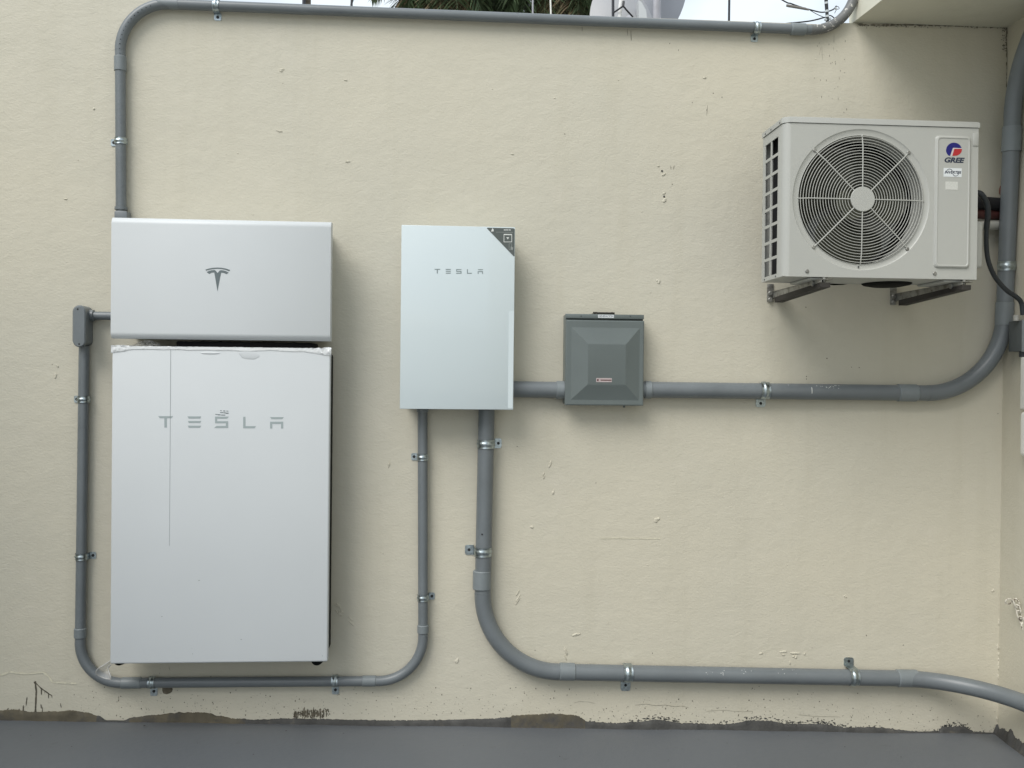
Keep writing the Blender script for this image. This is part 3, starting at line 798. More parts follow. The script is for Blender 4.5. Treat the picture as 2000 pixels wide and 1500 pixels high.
# wrinkled film folded over the top edge
bm = bmesh.new()
nx, nj = 260, 12
g = []
for j in range(nj+1):
    row = []
    for i in range(nx+1):
        u = i/nx; x = X0-0.002+(X1-X0+0.005)*u
        e = max(0, 1-u/0.10)+max(0, 1-(1-u)/0.13)
        hgt = 0.0105+0.004*mnoise.noise(Vector((u*9, 0, 1)))+0.020*e*(0.7+0.5*mnoise.noise(Vector((u*30, 2, 0))))
        v = j/nj
        if v < 0.5: q = Vector((x, yB+0.026-(0.026+0.0012)*(v*2), Z1+0.0016))
        else: q = Vector((x, yB-0.0013, Z1+0.0016-hgt*(v-0.5)*2))
        amp = (0.0015+0.0062*min(1, e))
        n_ = mnoise.noise(Vector((u*60, v*3.2, 2)))+0.6*mnoise.noise(Vector((u*140+v*20, v*9, 5)))
        n2 = mnoise.noise(Vector((u*34-v*3, v*2, 9)))
        fade = 1 if v < 0.93 else 0.25
        q.y -= abs(n_)*amp*fade; q.z += (abs(n2)*amp*1.1 if v < 0.7 else n2*amp*0.5)
        if v > 0.95: q.y = min(q.y, yB-0.0004)
        row.append(bm.verts.new(q))
    g.append(row)
for j in range(nj):
    for i in range(nx): bm.faces.new((g[j][i], g[j][i+1], g[j+1][i+1], g[j+1][i]))
obj('wrinkled_film', bm, m_film, bat, smooth=70)
def bubble(px, py, rx, ry, h, rot=0.0):
    bm_ = bmesh.new()
    r = bmesh.ops.create_uvsphere(bm_, u_segments=24, v_segments=12, radius=1)
    m_ = M(px, yB); c = W(px, py, yB)
    for v in bm_.verts:
        s = 1+0.15*mnoise.noise(v.co*1.7+Vector((px, 0, 0)))
        q = Vector((v.co.x*rx*m_*s, v.co.y*h, v.co.z*ry*m_*s)); q.rotate(Matrix.Rotation(rot, 3, 'Y')); v.co = c+q
    return bm_
obj('film_bubble', bubble(486, 693, 20, 9, 0.0016, 0.15), m_white, bat, smooth=80)
obj('film_bubble', bubble(411, 689.5, 19, 2.6, 0.002), m_white, bat, smooth=80)
bm = bmesh.new()
for q in ((389, 1133.5, 2.2, 0.7), (376, 1277, 0.8, 0.9), (629.5, 1281, 0.8, 1.0), (316, 1204, 1.5, 0.7), (471, 1249, 1.6, 0.7), (375, 1266, 0.6, 0.6)):
    blob(bm, q[0], q[1], q[2], q[3], y=yB, th=0.0004, n=6)
obj('scuff_marks', bm, m_seam, bat, smooth=0)
# crumpled clear film poking up in the gap
bm = bmesh.new(); g = []
for j in range(9):
    row = []
    for i in range(41):
        u, v = i/40, j/8
        px_ = 238+u*76
        top = 675.5-12*math.exp(-((u-0.66)/0.3)**2)
        py_ = 679+(top-679)*v
        q = W(px_, py_, yB+0.02)
        q.y += 0.02*mnoise.noise(Vector((u*13, v*3, 0)))+0.008*mnoise.noise(Vector((u*37, v*9, 3)))
        q.z += 0.002*mnoise.noise(Vector((u*40, v*5, 6)))*v
        row.append(bm.verts.new(q))
    g.append(row)
for j in range(8):
    for i in range(40): bm.faces.new((g[j][i], g[j][i+1], g[j+1][i+1], g[j+1][i]))
obj('clear_film', bm, mat('grey_clear_film', (0.5, 0.5, 0.49), 0.12, alpha=0.45), bat, smooth=20)
# loose curl of film at the lower left corner
bm = bmesh.new()
out_ = [W(x, y, yB+0.012) for x, y in ((216, 1290), (206, 1296), (194, 1304), (188, 1315), (193, 1322), (203, 1326), (215, 1326), (220, 1322), (218, 1315), (212, 1308), (210, 1303), (216, 1299))]
sp = spline(out_, 5)
c0 = sum(sp, Vector())/len(sp)
for k, q in enumerate(sp): q.y -= 0.012*math.sin(k*0.21)+0.004
vs0 = [bm.verts.new(q) for q in sp]; vs1 = [bm.verts.new(q.lerp(c0, 0.25)+Vector((0, 0.012, 0))) for q in sp]; vs2 = [bm.verts.new(q.lerp(c0, 0.75)+Vector((0, 0.020, 0))) for q in sp]
for a, b in ((vs0, vs1), (vs1, vs2)):
    for k in range(len(sp)-1): bm.faces.new((a[k], a[k+1], b[k+1], b[k]))
obj('loose_film', bm, m_clear, bat, smooth=60)
bm = bmesh.new(); tube(bm, sp, 0.0016, 8); obj('film_edge', bm, mat('film_rolled_edge', (0.62, 0.62, 0.60), 0.25, alpha=0.8), bat)

# ------------------------------------------------------------------ glass gateway cabinet
yG = -0.125
X0, X1, Z0, Z1 = rect((784, 438), (1007, 445), (1001.5, 800.5), (781, 798.5), yG)
gat = thing('gateway_cabinet', 'white glass-fronted cabinet with a dark triangular corner sticker', 'cabinet', ((X0+X1)/2, 0, Z0))
obj('glass_front', B(X0, X1, yG, yG+0.006, Z0, Z1, 0.0016, 2), m_glass, gat, smooth=50)
bm = B(X0+0.0008, X1-0.0008, yG+0.0062, yG+0.016, Z0+0.0008, Z1-0.0008)
obj('front_frame', bm, m_gedge, gat)
obj('enclosure', B(X0+0.012, X1-0.012, yG+0.0165, -0.001, Z0+0.012, Z1-0.012, 0.006), mat('pale_enclosure', (0.45, 0.48, 0.48), 0.5), gat)
obj('lettering', wordmark((848.3, 870, 891, 912, 933), 525.2, 8.9, 0.008, yG), m_letter2, gat, smooth=0)
bm = bmesh.new(); m_ = M(900, yG)
cT = [(Vector((X1-0.0985, 0, Z1-0.0035))), Vector((X1-0.0015, 0, Z1-0.0035)), Vector((X1-0.0015, 0, Z1-0.1015))]
tri = []
for i in range(3):
    b = cT[i]; u = (cT[i-1]-b).normalized(); v = (cT[(i+1) % 3]-b).normalized()
    for p in (b+u*0.004, b+(u+v)*0.0014, b+v*0.004): tri.append((p.x, yG, p.z))
prism(bm, tri, (0, -0.0005, 0))
stk = obj('corner_sticker', bm, m_tri, gat, smooth=0)
yk = yG-0.0005
bm = bmesh.new()
for poly in ([(961.8, 445.5), (964, 448), (964.2, 452), (958.8, 452.2)],):
    pxprism(bm, poly, yk, 0.0004)
def frame(bm_, x0_, y0_, x1_, y1_, w, y, wt=None):
    wt = wt or w
    pxprism(bm_, [(x0_, y0_), (x1_, y0_+0.3), (x1_, y0_+0.3+wt), (x0_, y0_+wt)], y, 0.0004)
    pxprism(bm_, [(x0_, y1_-w), (x1_, y1_-w), (x1_, y1_), (x0_, y1_)], y, 0.0004)
    pxprism(bm_, [(x0_, y0_+wt), (x0_+w, y0_+wt), (x0_+w, y1_-w), (x0_, y1_-w)], y, 0.0004)
    pxprism(bm_, [(x1_-w, y0_+wt), (x1_, y0_+wt), (x1_, y1_-w), (x1_-w, y1_-w)], y, 0.0004)
frame(bm, 983.8, 457, 1000, 473, 1.0, yk, 2.0)
pxprism(bm, [(989, 463.5), (994.5, 463.5), (991.8, 467.5)], yk, 0.0004)
for x0_ in (984, 988.5, 993.5):
    pxprism(bm, [(x0_, 448.3), (x0_+4, 448.4), (x0_+4, 450), (x0_, 449.9)], yk, 0.0004)
obj('sticker_print', bm, m_mark, stk, smooth=0)
bm = bmesh.new()
frame(bm, 994, 475.5, 999.5, 488, 0.7, yk)
pxprism(bm, [(998, 481), (1002.5, 484), (1001, 489), (997, 486)], yk, 0.0005)
pxprism(bm, [(969, 453), (1002, 453.4), (1002, 454.2), (969, 453.8)], yk, 0.0004)
obj('sticker_print', bm, m_mark2, stk, smooth=0)
bm = bmesh.new()
pxprism(bm, [(994, 608), (1004, 608), (1001.0, 797), (992, 797)], yG, 0.0004)
obj('film_reflection', bm, mat('pale_film_reflection', (0.60, 0.675, 0.70), 0.16), gat, smooth=0)  # bright reflection in the film, painted as a paler strip on the glass

# ------------------------------------------------------------------ grey junction box
yJ = -0.078
X0, X1, Z0, Z1 = rect((1104, 624), (1258.5, 627), (1257, 792.5), (1104.5, 791.5), yJ)
jb = thing('junction_box', 'grey metal junction box with a pyramid embossed cover and paper label', 'electrical box', ((X0+X1)/2, 0, Z0))
ZT = W(1180, 614.5, -0.07).z
obj('enclosure', B(X0+0.001, X1-0.001, -0.062, -0.001, Z0+0.003, ZT, 0.003), m_jbox, jb)
bm = bmesh.new()                  # top flange with drip edge
box(bm, X0-0.001, X1-0.001, -0.076, -0.0625, W(1180, 622.5, -0.076).z, ZT+0.001, 0.002)
obj('top_flange', bm, m_jbox, jb)
bm = bmesh.new()
mj = M(1180, yJ)
def jx(px): return W(px, 700, yJ).x
def jz(py): return W(1182, py, yJ).z
o = [(X0, Z0), (X1, Z0), (X1, Z1), (X0, Z1)]
bb = 0.004
rings = [[(X0, yJ+0.0165, Z0), (X1, yJ+0.0165, Z0), (X1, yJ+0.0165, Z1), (X0, yJ+0.0165, Z1)],
         [(X0, yJ+bb, Z0), (X1, yJ+bb, Z0), (X1, yJ+bb, Z1), (X0, yJ+bb, Z1)],
         [(X0+bb*0.3, yJ+bb*0.3, Z0+bb*0.3), (X1-bb*0.3, yJ+bb*0.3, Z0+bb*0.3), (X1-bb*0.3, yJ+bb*0.3, Z1-bb*0.3), (X0+bb*0.3, yJ+bb*0.3, Z1-bb*0.3)],
         [(X0+bb, yJ, Z0+bb), (X1-bb, yJ, Z0+bb), (X1-bb, yJ, Z1-bb), (X0+bb, yJ, Z1-bb)]]
def rr_(px0, px1, pyt, pyb, y, R_=0.004, n_=4):
    xa, xb, zb_, zt_ = jx(px0), jx(px1), jz(pyb), jz(pyt); return [(xa, y, zb_), (xb, y, zb_), (xb, y, zt_), (xa, y, zt_)]
rings += [rr_(1115.5, 1249, 640, 781.5, yJ), rr_(1119, 1246, 643.5, 778, yJ-0.0015), rr_(1144, 1222.5, 670, 753.5, yJ-0.0185), rr_(1147, 1219.5, 673, 750, yJ-0.0198)]
prev = None
for rg_ in rings:
    vv = [bm.verts.new(p) for p in rg_]
    if prev:
        for k in range(4): bm.faces.new((prev[k], prev[(k+1) % 4], vv[(k+1) % 4], vv[k]))
    else: bm.faces.new(vv)
    prev = vv
bm.faces.new(prev)
obj('cover', bm, m_jbox, jb, smooth=12)
bm = bmesh.new()                  # latch hardware on top
zt = ZT+0.001
lx0, lx1 = W(1157, 610, -0.06).x, W(1200, 610, -0.06).x
box(bm, lx0+0.018, lx1, -0.068, -0.02, zt, zt+0.0075, 0.001)
box(bm, lx0, lx0+0.03, -0.066, -0.03, zt, zt+0.003)
for x in (lx0+0.008, lx0+0.016, lx1-0.006): disc(bm, (x, -0.05, zt), (0, 0, 1), 0.004, 0.009, 10)
obj('latch', bm, mat('rusty_black_latch', (0.02, 0.018, 0.014), 0.7, 0.2, var=0.3, vscale=60, dirt=((0.20, 0.17, 0.12), 90, 0.6, 0.7)), jb)
q0, q1 = W(1168.2, 614.6, -0.0762), W(1199, 621.0, -0.0762)
bm = B(q0.x, q1.x, -0.0766, -0.0755, q1.z, q0.z)
lab = obj('paper_label', bm, m_stick, jb)
obj('label_text', text_bm('GENERACION', (q0.x+q1.x)/2, (q0.z+q1.z)/2, -0.0766, 0.0098, 0.0003, 0.84), m_navy, lab)
q0, q1 = W(1164.5, 738.3, yJ-0.02), W(1195, 746.5, yJ-0.02)
bm = B(q0.x, q1.x, yJ-0.0206, yJ-0.0194, q1.z, q0.z)
st = obj('warning_sticker', bm, mat('pink_white_sticker', (0.45, 0.38, 0.38), 0.4, var=0.1, vscale=90), jb)
bm = bmesh.new()
w_, h_ = q1.x-q0.x, q0.z-q1.z
for a, b, c, d in ((0.05, 0.15, 0.25, 0.75), (0.28, 0.97, 0.38, 0.62)):
    box(bm, q0.x+w_*a, q0.x+w_*b, yJ-0.021, yJ-0.0205, q1.z+h_*c, q1.z+h_*d)
obj('sticker_print', bm, mat('dark_red_print', (0.10, 0.03, 0.03), 0.5), st)
for x in (1135, 1231):
    p = W(x, 617.5, -0.076); bm = bmesh.new(); disc(bm, (p.x, -0.0755, p.z), (0, -1, 0), 0.0022, 0.0015, 10); obj('screw', bm, m_dgrey, jb)
bm = bmesh.new(); p = W(1219, 794, -0.04); tube(bm, [(p.x, -0.04, Z0+0.004), (p.x, -0.04, Z0-0.008)], 0.004, 12); obj('drain_plug', bm, m_jbox, jb)

# ------------------------------------------------------------------ condenser (outdoor air-conditioning unit)
yF, yK = -0.430, -0.236
X0 = (W(1545, 240, yF).x+W(1541, 541, yF).x)/2
X1 = (W(1912, 245, yF).x+W(1907, 545, yF).x)/2
ZT = (W(1545, 240.5, yF).z+W(1911, 250, yF).z)/2
ZB = (W(1541, 541, yF).z+W(1907, 545, yF).z)/2
XSD = W(1526.5, 400, yF+0.014).x      # left side plane
mf = M(1700, yF)
ac = thing('air_conditioner', 'off-white outdoor condenser with round fan guard hung below the slab', 'air conditioner', ((X0+X1)/2, yK, ZB))
CX, CZ = W(1682.5, 390, yF).x, W(1682.5, 390, yF).z
NSEG = 128
bm = bmesh.new()
def ringpts(R_, y): return [Vector((CX+R_*math.cos(2*PI*k/NSEG), y, CZ+R_*math.sin(2*PI*k/NSEG))) for k in range(NSEG)]
def edgept(a):
    dx, dz = math.cos(a), math.sin(a); t = 1e9
    if dx > 1e-9: t = min(t, (X1-CX)/dx)
    if dx < -1e-9: t = min(t, (X0-CX)/dx)
    if dz > 1e-9: t = min(t, (ZT-CZ)/dz)
    if dz < -1e-9: t = min(t, (ZB-CZ)/dz)
    return Vector((CX+dx*t, yF, CZ+dz*t))
outer = [edgept(2*PI*k/NSEG) for k in range(NSEG)]
for cx_, cz_ in ((X0, ZB), (X1, ZB), (X0, ZT), (X1, ZT)):      # snap the nearest to true corners
    k = min(range(NSEG), key=lambda i: (outer[i]-Vector((cx_, yF, cz_))).length); outer[k] = Vector((cx_, yF, cz_))
R0 = 122.0*mf
seq = [outer, ringpts(133.5*mf, yF), ringpts(132.2*mf, yF+0.0016), ringpts(131*mf, yF+0.0028), ringpts(123*mf, yF+0.0034), ringpts(121.5*mf, yF+0.006), ringpts(121*mf, yF+0.075)]
prev = None
for s in seq:
    vv = [bm.verts.new(p) for p in s]
    if prev:
        for k in range(NSEG): bm.faces.new((prev[k], prev[(k+1) % NSEG], vv[(k+1) % NSEG], vv[k]))
    prev = vv
obj('front_panel', bm, m_ac, ac, smooth=30)
# casing: left corner strip, right side, back, floor pan
bm = bmesh.new()
ycn = yF+0.016
prism(bm, [(X0, yF, ZB), (X0-0.010, yF+0.002, ZB), (XSD+0.004, yF+0.010, ZB), (XSD, ycn, ZB), (XSD, yF+0.05, ZB), (XSD+0.002, yF+0.05, ZB), (X0, yF+0.03, ZB)], (0, 0, ZT-ZB))
obj('corner_post', bm, m_ac, ac, smooth=60)
bm = B(X1-0.002, X1, yF+0.0005, yK, ZB, ZT)
box(bm, XSD+0.0035, X1-0.002, yK-0.002, yK, ZB, ZT)
box(bm, XSD+0.002, X1-0.0025, yF+0.002, yK-0.003, ZB+0.0005, ZB+0.003)
obj('casing', bm, m_ac, ac)
bm = bmesh.new()                    # lid with a folded rim
lz = W(1545, 228.5, yF).z
lt = (lz+W(1914, 237.5, yF).z)/2
o_ = 0.003
lid = [(X0-0.004, yF-o_), (X1+o_, yF-o_), (X1+o_, yK+0.004), (XSD-o_, yK+0.004), (XSD-o_, ycn-0.002), (XSD+0.003, yF+0.007)]
prism(bm, [(x, y, ZT+0.0015) for x, y in lid], (0, 0, lt-ZT-0.0015))
bmesh.ops.bevel(bm, geom=[e for e in bm.edges if all(v.co.z > lt-0.001 for v in e.verts)], offset=0.003, segments=2, affect='EDGES')
obj('lid', bm, m_ac, ac, smooth=40)
obj('lid_gasket', B(X0, X1-0.001, yF+0.0012, yF+0.01, ZT-0.0008, ZT+0.0014), m_dgrey, ac)
# side grille: 2 columns x 8 rows of openings
bm = bmesh.new()
Ls = abs(yK-yF)
g0, g1 = yF+0.045, yK-0.012          # openings start, end (front to back)
gz1, gz0 = ZT-0.030, ZB+0.014
th = 0.003
Ls = abs(yK-ycn)
box(bm, XSD, XSD+th, yF+0.050, yK, gz1, ZT-0.0005)
box(bm, XSD, XSD+th, yF+0.050, yK, ZB, gz0)
cols = [ycn+Ls*f for f in (0.19, 0.20, 0.53, 0.585, 0.87, 0.915)]
box(bm, XSD+0.0002, XSD+th, yF+0.050, cols[1], gz0, gz1)
for a, b in ((cols[2], cols[3]), (cols[4], yK)): box(bm, XSD+0.0002, XSD+th, a, b, gz0, gz1)
rows = 8; ph = (gz1-gz0)/rows
for k in range(1, rows):
    for a, b in ((cols[1], cols[2]), (cols[3], cols[4])): box(bm, XSD+0.0004, XSD+th, a, b, gz0+k*ph-0.0048, gz0+k*ph+0.0048)
obj('side_grille', bm, m_ac, ac)
bm = B(XSD+0.034, XSD+0.05, yF+0.03, yK-0.004, ZB+0.004, ZT-0.004)
obj('condenser_coil', bm, m_coil, ac)
bm = B(XSD+0.012, XSD+0.030, cols[1]+0.026, cols[1]+0.031, gz0, gz1-0.01)
obj('coil_plate', bm, mat('dull_coil_plate', (0.20, 0.21, 0.21), 0.5), ac)
# dark inside behind the fan
bm = bmesh.new()
disc(bm, (CX, yF+0.20, CZ), (0, 1, 0), 150*mf, 0.003, 48)
obj('inner_baffle', bm, m_in, ac)
bm = bmesh.new()
vv = [[bm.verts.new(p) for p in ringpts(R_, y)] for R_, y in ((121.2*mf, yF+0.0755), (128*mf, yF+0.20))]
for k in range(NSEG): bm.faces.new((vv[0][k], vv[0][(k+1) % NSEG], vv[1][(k+1) % NSEG], vv[1][k]))
obj('fan_shroud', bm, m_in, ac)
# fan with three swept blades
yfan = yF+0.095
fan = obj('fan', disc(bmesh.new(), (CX, yfan-0.02, CZ), (0, 1, 0), 30*mf, 0.06, 40, 0.01), m_fan, ac)
for b_ in range(3):
    bm = bmesh.new(); nR, nA = 12, 14; g = []
    base = math.radians((252, 12, 132)[b_])
    for i in range(nR+1):
        f = i/nR; R_ = (26+(114-26)*f)*mf
        half = math.radians(40+16*math.sin(f*PI*0.9))
        mid = base+math.radians(26)*f
        row = []
        for j in range(nA+1):
            s = j/nA*2-1
            a = mid+half*s*(1-0.18*max(0, f-0.8)*5*abs(s))
            row.append(bm.verts.new((CX+R_*math.cos(a), yfan+0.035*s+0.012*f, CZ+R_*math.sin(a))))
        g.append(row)
    for i in range(nR):
        for j in range(nA): bm.faces.new((g[i][j], g[i][j+1], g[i+1][j+1], g[i+1][j]))
    bmesh.ops.solidify(bm, geom=bm.faces[:], thickness=0.002)
    obj('fan_blade', bm, m_fan, ac, smooth=50)
# guard: concentric wires, spokes, hub plate
gd = obj('fan_guard', bmesh.new(), m_acw, ac)
bm = bmesh.new()
yg = yF-0.006
def wire_ring(R_, y, w, n_=96): 
    pts = [Vector((CX+R_*math.cos(2*PI*k/n_), y, CZ+R_*math.sin(2*PI*k/n_))) for k in range(n_)]
    rs = []
    for k, p in enumerate(pts):
        rad = Vector((math.cos(2*PI*k/n_), 0, math.sin(2*PI*k/n_)))
        rs.append([bm.verts.new(p+(rad*math.cos(q*PI/3)+Vector((0, 1, 0))*math.sin(q*PI/3))*w) for q in range(6)])
    for k in range(n_):
        a, b = rs[k], rs[(k+1) % n_]
        for q in range(6): bm.faces.new((a[q], a[(q+1) % 6], b[(q+1) % 6], b[q]))
NR = 18
for k in range(NR):
    R_ = (28.0+(119.0-28.0)*k/(NR-1))*mf
    wire_ring(R_, yg+0.004*((k/(NR-1))**2), 0.00115)
wire_ring(122.2*mf, yF+0.003, 0.0012)
gm = bm
me = gd.data
bmesh.ops.translate(gm, vec=-Vector(ac.location), verts=gm.verts[:])
gm.to_mesh(me); gm.free()
for p in me.polygons: p.use_smooth = True
bm = bmesh.new()
for k in range(8):
    a = PI*k/4; d = Vector((math.cos(a), 0, math.sin(a)))
    Rm = (129 if k % 2 else 123)*mf
    c = Vector((CX, 0, CZ))
    tube(bm, [c+d*20*mf+Vector((0, yg-0.002, 0)), c+d*100*mf+Vector((0, yg, 0)), c+d*Rm+Vector((0, yF+0.002, 0))], 0.0019, 8)
obj('spokes', bm, m_acw, gd)
obj('hub_plate', disc(bmesh.new(), (CX, yg-0.001, CZ), (0, -1, 0), 23.5*mf, 0.004, 48, 0.0012), m_ac, gd)
for k in range(4):
    a = PI/4+PI/2*k
    obj('screw', disc(bmesh.new(), (CX+129.5*mf*math.cos(a), yF+0.005, CZ+129.5*mf*math.sin(a)), (0, -1, 0), 0.0062, 0.006, 14, 0.002), m_steel, gd)
# raised panel at the right with badge and stickers
def rrect(xa, xb, za, zb_, R_, n_=6):
    pts = []
    for cx_, cz_, a0 in ((xb-R_, zb_-R_, 0), (xa+R_, zb_-R_, PI/2), (xa+R_, za+R_, PI), (xb-R_, za+R_, 1.5*PI)):
        for k in range(n_+1):
            a = a0+PI/2*k/n_; pts.append((cx_+R_*math.cos(a), cz_+R_*math.sin(a)))
    return pts
pa, pb = W(1825, 264.5, yF), W(1893, 525, yF)
pc, pd_ = W(1831, 270.5, yF), W(1888, 519, yF)
xa_, xb_ = (W(1826, 264.5, yF).x+W(1822.5, 525, yF).x)/2, (W(1897, 266, yF).x+W(1892, 526, yF).x)/2
bm = bmesh.new(); prev = None
ylist = ((0, 0.0003), (0.001, -0.0015), (0.004, -0.006), (0.0065, -0.0072), (0.0085, -0.0072), (0.0105, -0.0055))
for ins, dy in ylist:
    vv = [bm.verts.new((x, yF+dy, z)) for x, z in rrect(xa_+ins, xb_-ins, pb.z+ins, pa.z-ins, 0.012-ins*0.4)]
    if prev:
        n_ = len(vv)
        for k in range(n_): bm.faces.new((prev[k], prev[(k+1) % n_], vv[(k+1) % n_], vv[k]))
    prev = vv
bm.faces.new(prev)
pan = obj('service_panel', bm, m_ac, ac, smooth=14)
yP = yF-0.0055
Gx = lambda x, y: (1780+x/6.818, 220+y/6.818)
bm = bmesh.new(); pts = []
for k in range(31):
    a = math.radians(15+(225-15)*k/30)
    pts.append(Gx(567+105*math.cos(a), 500-100*math.sin(a)))
pts += [Gx(515, 575), Gx(552, 468)]
pxprism(bm, pts, yP, 0.0005); obj('badge_emblem', bm, m_blue, pan, smooth=0)
bm = bmesh.new(); pts = [Gx(572, 484), Gx(672, 484)]
for k in range(10):
    a = math.radians(4-72*k/9); pts.append(Gx(567+105*math.cos(a), 492-86*math.sin(a)))
pts += [Gx(545, 577)]
pxprism(bm, pts, yP, 0.0005); obj('badge_emblem', bm, m_red, pan, smooth=0)
bm = bmesh.new(); pxprism(bm, [Gx(556, 467), Gx(668, 467), Gx(672, 482), Gx(566, 482), Gx(543, 577), Gx(520, 576)], yP, 0.00045); obj('badge_emblem', bm, mat('pale_pink_print', (0.62, 0.55, 0.55), 0.4), pan, smooth=0)
p = W(1862.3, 313.2, yP)
obj('badge_lettering', text_bm('GREE', p.x, p.z, yP, 0.0215, 0.0005, 1.26, 0.25, 0.0009), m_navy, pan)
q0, q1 = W(1843, 328, yP), W(1878, 346, yP)
sk = obj('white_sticker', B(q0.x, q1.x, yP-0.0006, yP+0.0005, q1.z, q0.z), m_stick, pan)
bm = text_bm('INVERTER', (q0.x+q1.x)/2, (q0.z+q1.z)/2, yP-0.0006, 0.0122, 0.0003, 1.0, 0.3, 0.0003)
for cx_, cz_, a0, a1, R_ in ((q0.x*0.68+q1.x*0.32, q0.z-0.0125, 20, 190, 0.0095), (q0.x*0.34+q1.x*0.66, q1.z+0.0125, 200, 370, 0.0095)):
    tube(bm, [(cx_+R_*math.cos(math.radians(a0+(a1-a0)*k/14)), yP-0.0008, cz_+R_*math.sin(math.radians(a0+(a1-a0)*k/14))) for k in range(15)], 0.0008, 6)
obj('sticker_print', bm, m_navy, sk)
q0, q1 = W(1846.5, 354.5, yP), W(1870.5, 371, yP)
obj('silver_sticker', B(q0.x, q1.x, yP-0.0005, yP+0.0005, q1.z, q0.z), m_silver, pan)
# right edge moulding and hand notch
bm = B(xb_+0.006, X1-0.0005, yF-0.003, yF+0.001, pa.z-0.03, pa.z+0.012, 0.0014)
obj('hand_notch', bm, m_ac, ac)
for x, y in ((1576, 529.5), (1825, 534)):
    obj('screw', disc(bmesh.new(), W(x, y, yF)+Vector((0, 0.001, 0)), (0, -1, 0), 0.0062, 0.005, 14, 0.0015), m_steel, ac)
for y_, z_ in ((yF+0.03, ZT+0.007), (yF+0.11, ZT+0.007), (yK-0.03, ZT+0.007), (yK-0.03, ZB+0.006), (yF+0.06, ZB+0.006)):
    obj('screw', disc(bmesh.new(), (XSD-o_+0.0012 if z_ > ZT else XSD+0.001, y_, z_), (-1, 0, 0), 0.003, 0.0022, 10), m_dgrey, ac)
obj('screw', disc(bmesh.new(), (CX-4*mf, yF+0.001, CZ-127*mf), (0, -1, 0), 0.0025, 0.002, 10), m_dgrey, ac)
# base runners and drain hump below the pan
xa, xb = W(1607, 552, -0.4).x, W(1868, 552, -0.4).x
for x in (xa-0.02, xb-0.02): obj('base_foot', B(x-0.03, x+0.03, yF+0.015, yK-0.01, ZB-0.007, ZB-0.0002, 0.002), m_ac, ac)
bm = bmesh.new(); c = (W(1740, 560, -0.3).x, -0.27, ZB-0.0002)
tube(bm, [c, (c[0], c[1], c[2]-0.005), (c[0], c[1], c[2]-0.010)], [0.080, 0.074, 0.05], 32)
obj('drain_pan_hump', bm, m_in, ac)
# valve cover at the right flank
vx = W(1919.5, 480, -0.345).x
bm = B(X1+0.0005, vx, -0.35, -0.25, W(1915, 527, -0.30).z, W(1915, 437, -0.30).z, 0.010, 3)
obj('valve_cover', bm, m_ac, ac)
bm = bmesh.new()
p = W(1912, 376, -0.32)
prism(bm, [(X1, -0.33, p.z+0.012), (X1+0.016, -0.33, p.z+0.002), (X1+0.012, -0.33, p.z-0.004), (X1, -0.33, p.z-0.014)], (0, 0.04, 0))
obj('terminal_cover', bm, m_ac, ac)

# wall brackets carrying the condenser
def bracket(label, pxw, ptop, pbot, pxf, pyft, pyfb):
    pw = W(pxw, pbot, 0)
    t = thing('wall_bracket', label, 'bracket', pw, 'steel brackets under the condenser')
    x = pw.x
    yf = yF-0.012
    zt_ = ZB-0.0075
    zb_w = pw.z+0.018
    zb_f = zt_-0.010
    bm_ = bmesh.new()               # web plate
    prism(bm_, [(x, -0.004, zb_w), (x, yf, zb_f), (x, yf, zt_-0.002), (x, -0.004, zt_-0.002)], (0.003, 0, 0))
    obj('web', bm_, m_steel, t)
    bm_ = bmesh.new()               # sloping channel below the web
    prism(bm_, [(x+0.0005, -0.03, zb_w+0.002), (x+0.0005, yf, zb_f-0.001), (x+0.0005, yf, zb_f-0.016), (x+0.0005, -0.03, zb_w-0.018)], (0.030, 0, 0))
    obj('strut', bm_, m_steeld, t)
    bm_ = B(x-0.002, x+0.036, yf-0.002, yF+0.11, zt_-0.0018, zt_+0.0002)
    box(bm_, x-0.002, x+0.036, yK-0.08, -0.004, zt_-0.0018, zt_+0.0002)
    obj('seat_plate', bm_, m_steel, t)
    bm_ = B(x-0.018, x+0.006, -0.004, -0.0005, zb_w-0.014, zt_+0.028, 0.001)
    obj('wall_plate', bm_, m_steel, t)
    for dz in (0.005, 0.028):
        obj('bolt', disc(bmesh.new(), (x-0.009, -0.004, zb_w+dz-0.012), (0, -1, 0), 0.0085, 0.012, 8, 0.002), m_steel, t)
    obj('bolt', disc(bmesh.new(), (x, yf+0.06, zb_f+0.002), (-1, 0, 0), 0.010, 0.006, 12, 0.002), m_steel, t)
    obj('bolt', disc(bmesh.new(), (x+0.018, yf+0.02, zb_f+0.022), (0, 0, -1), 0.007, 0.02, 8), m_steel, t)
bracket('left steel bracket under the condenser beneath its vented side', 1507, 552, 592, 1607, 545, 553)
bracket('right steel bracket under the condenser below its service panel', 1747, 552, 598, 1868, 545, 553)

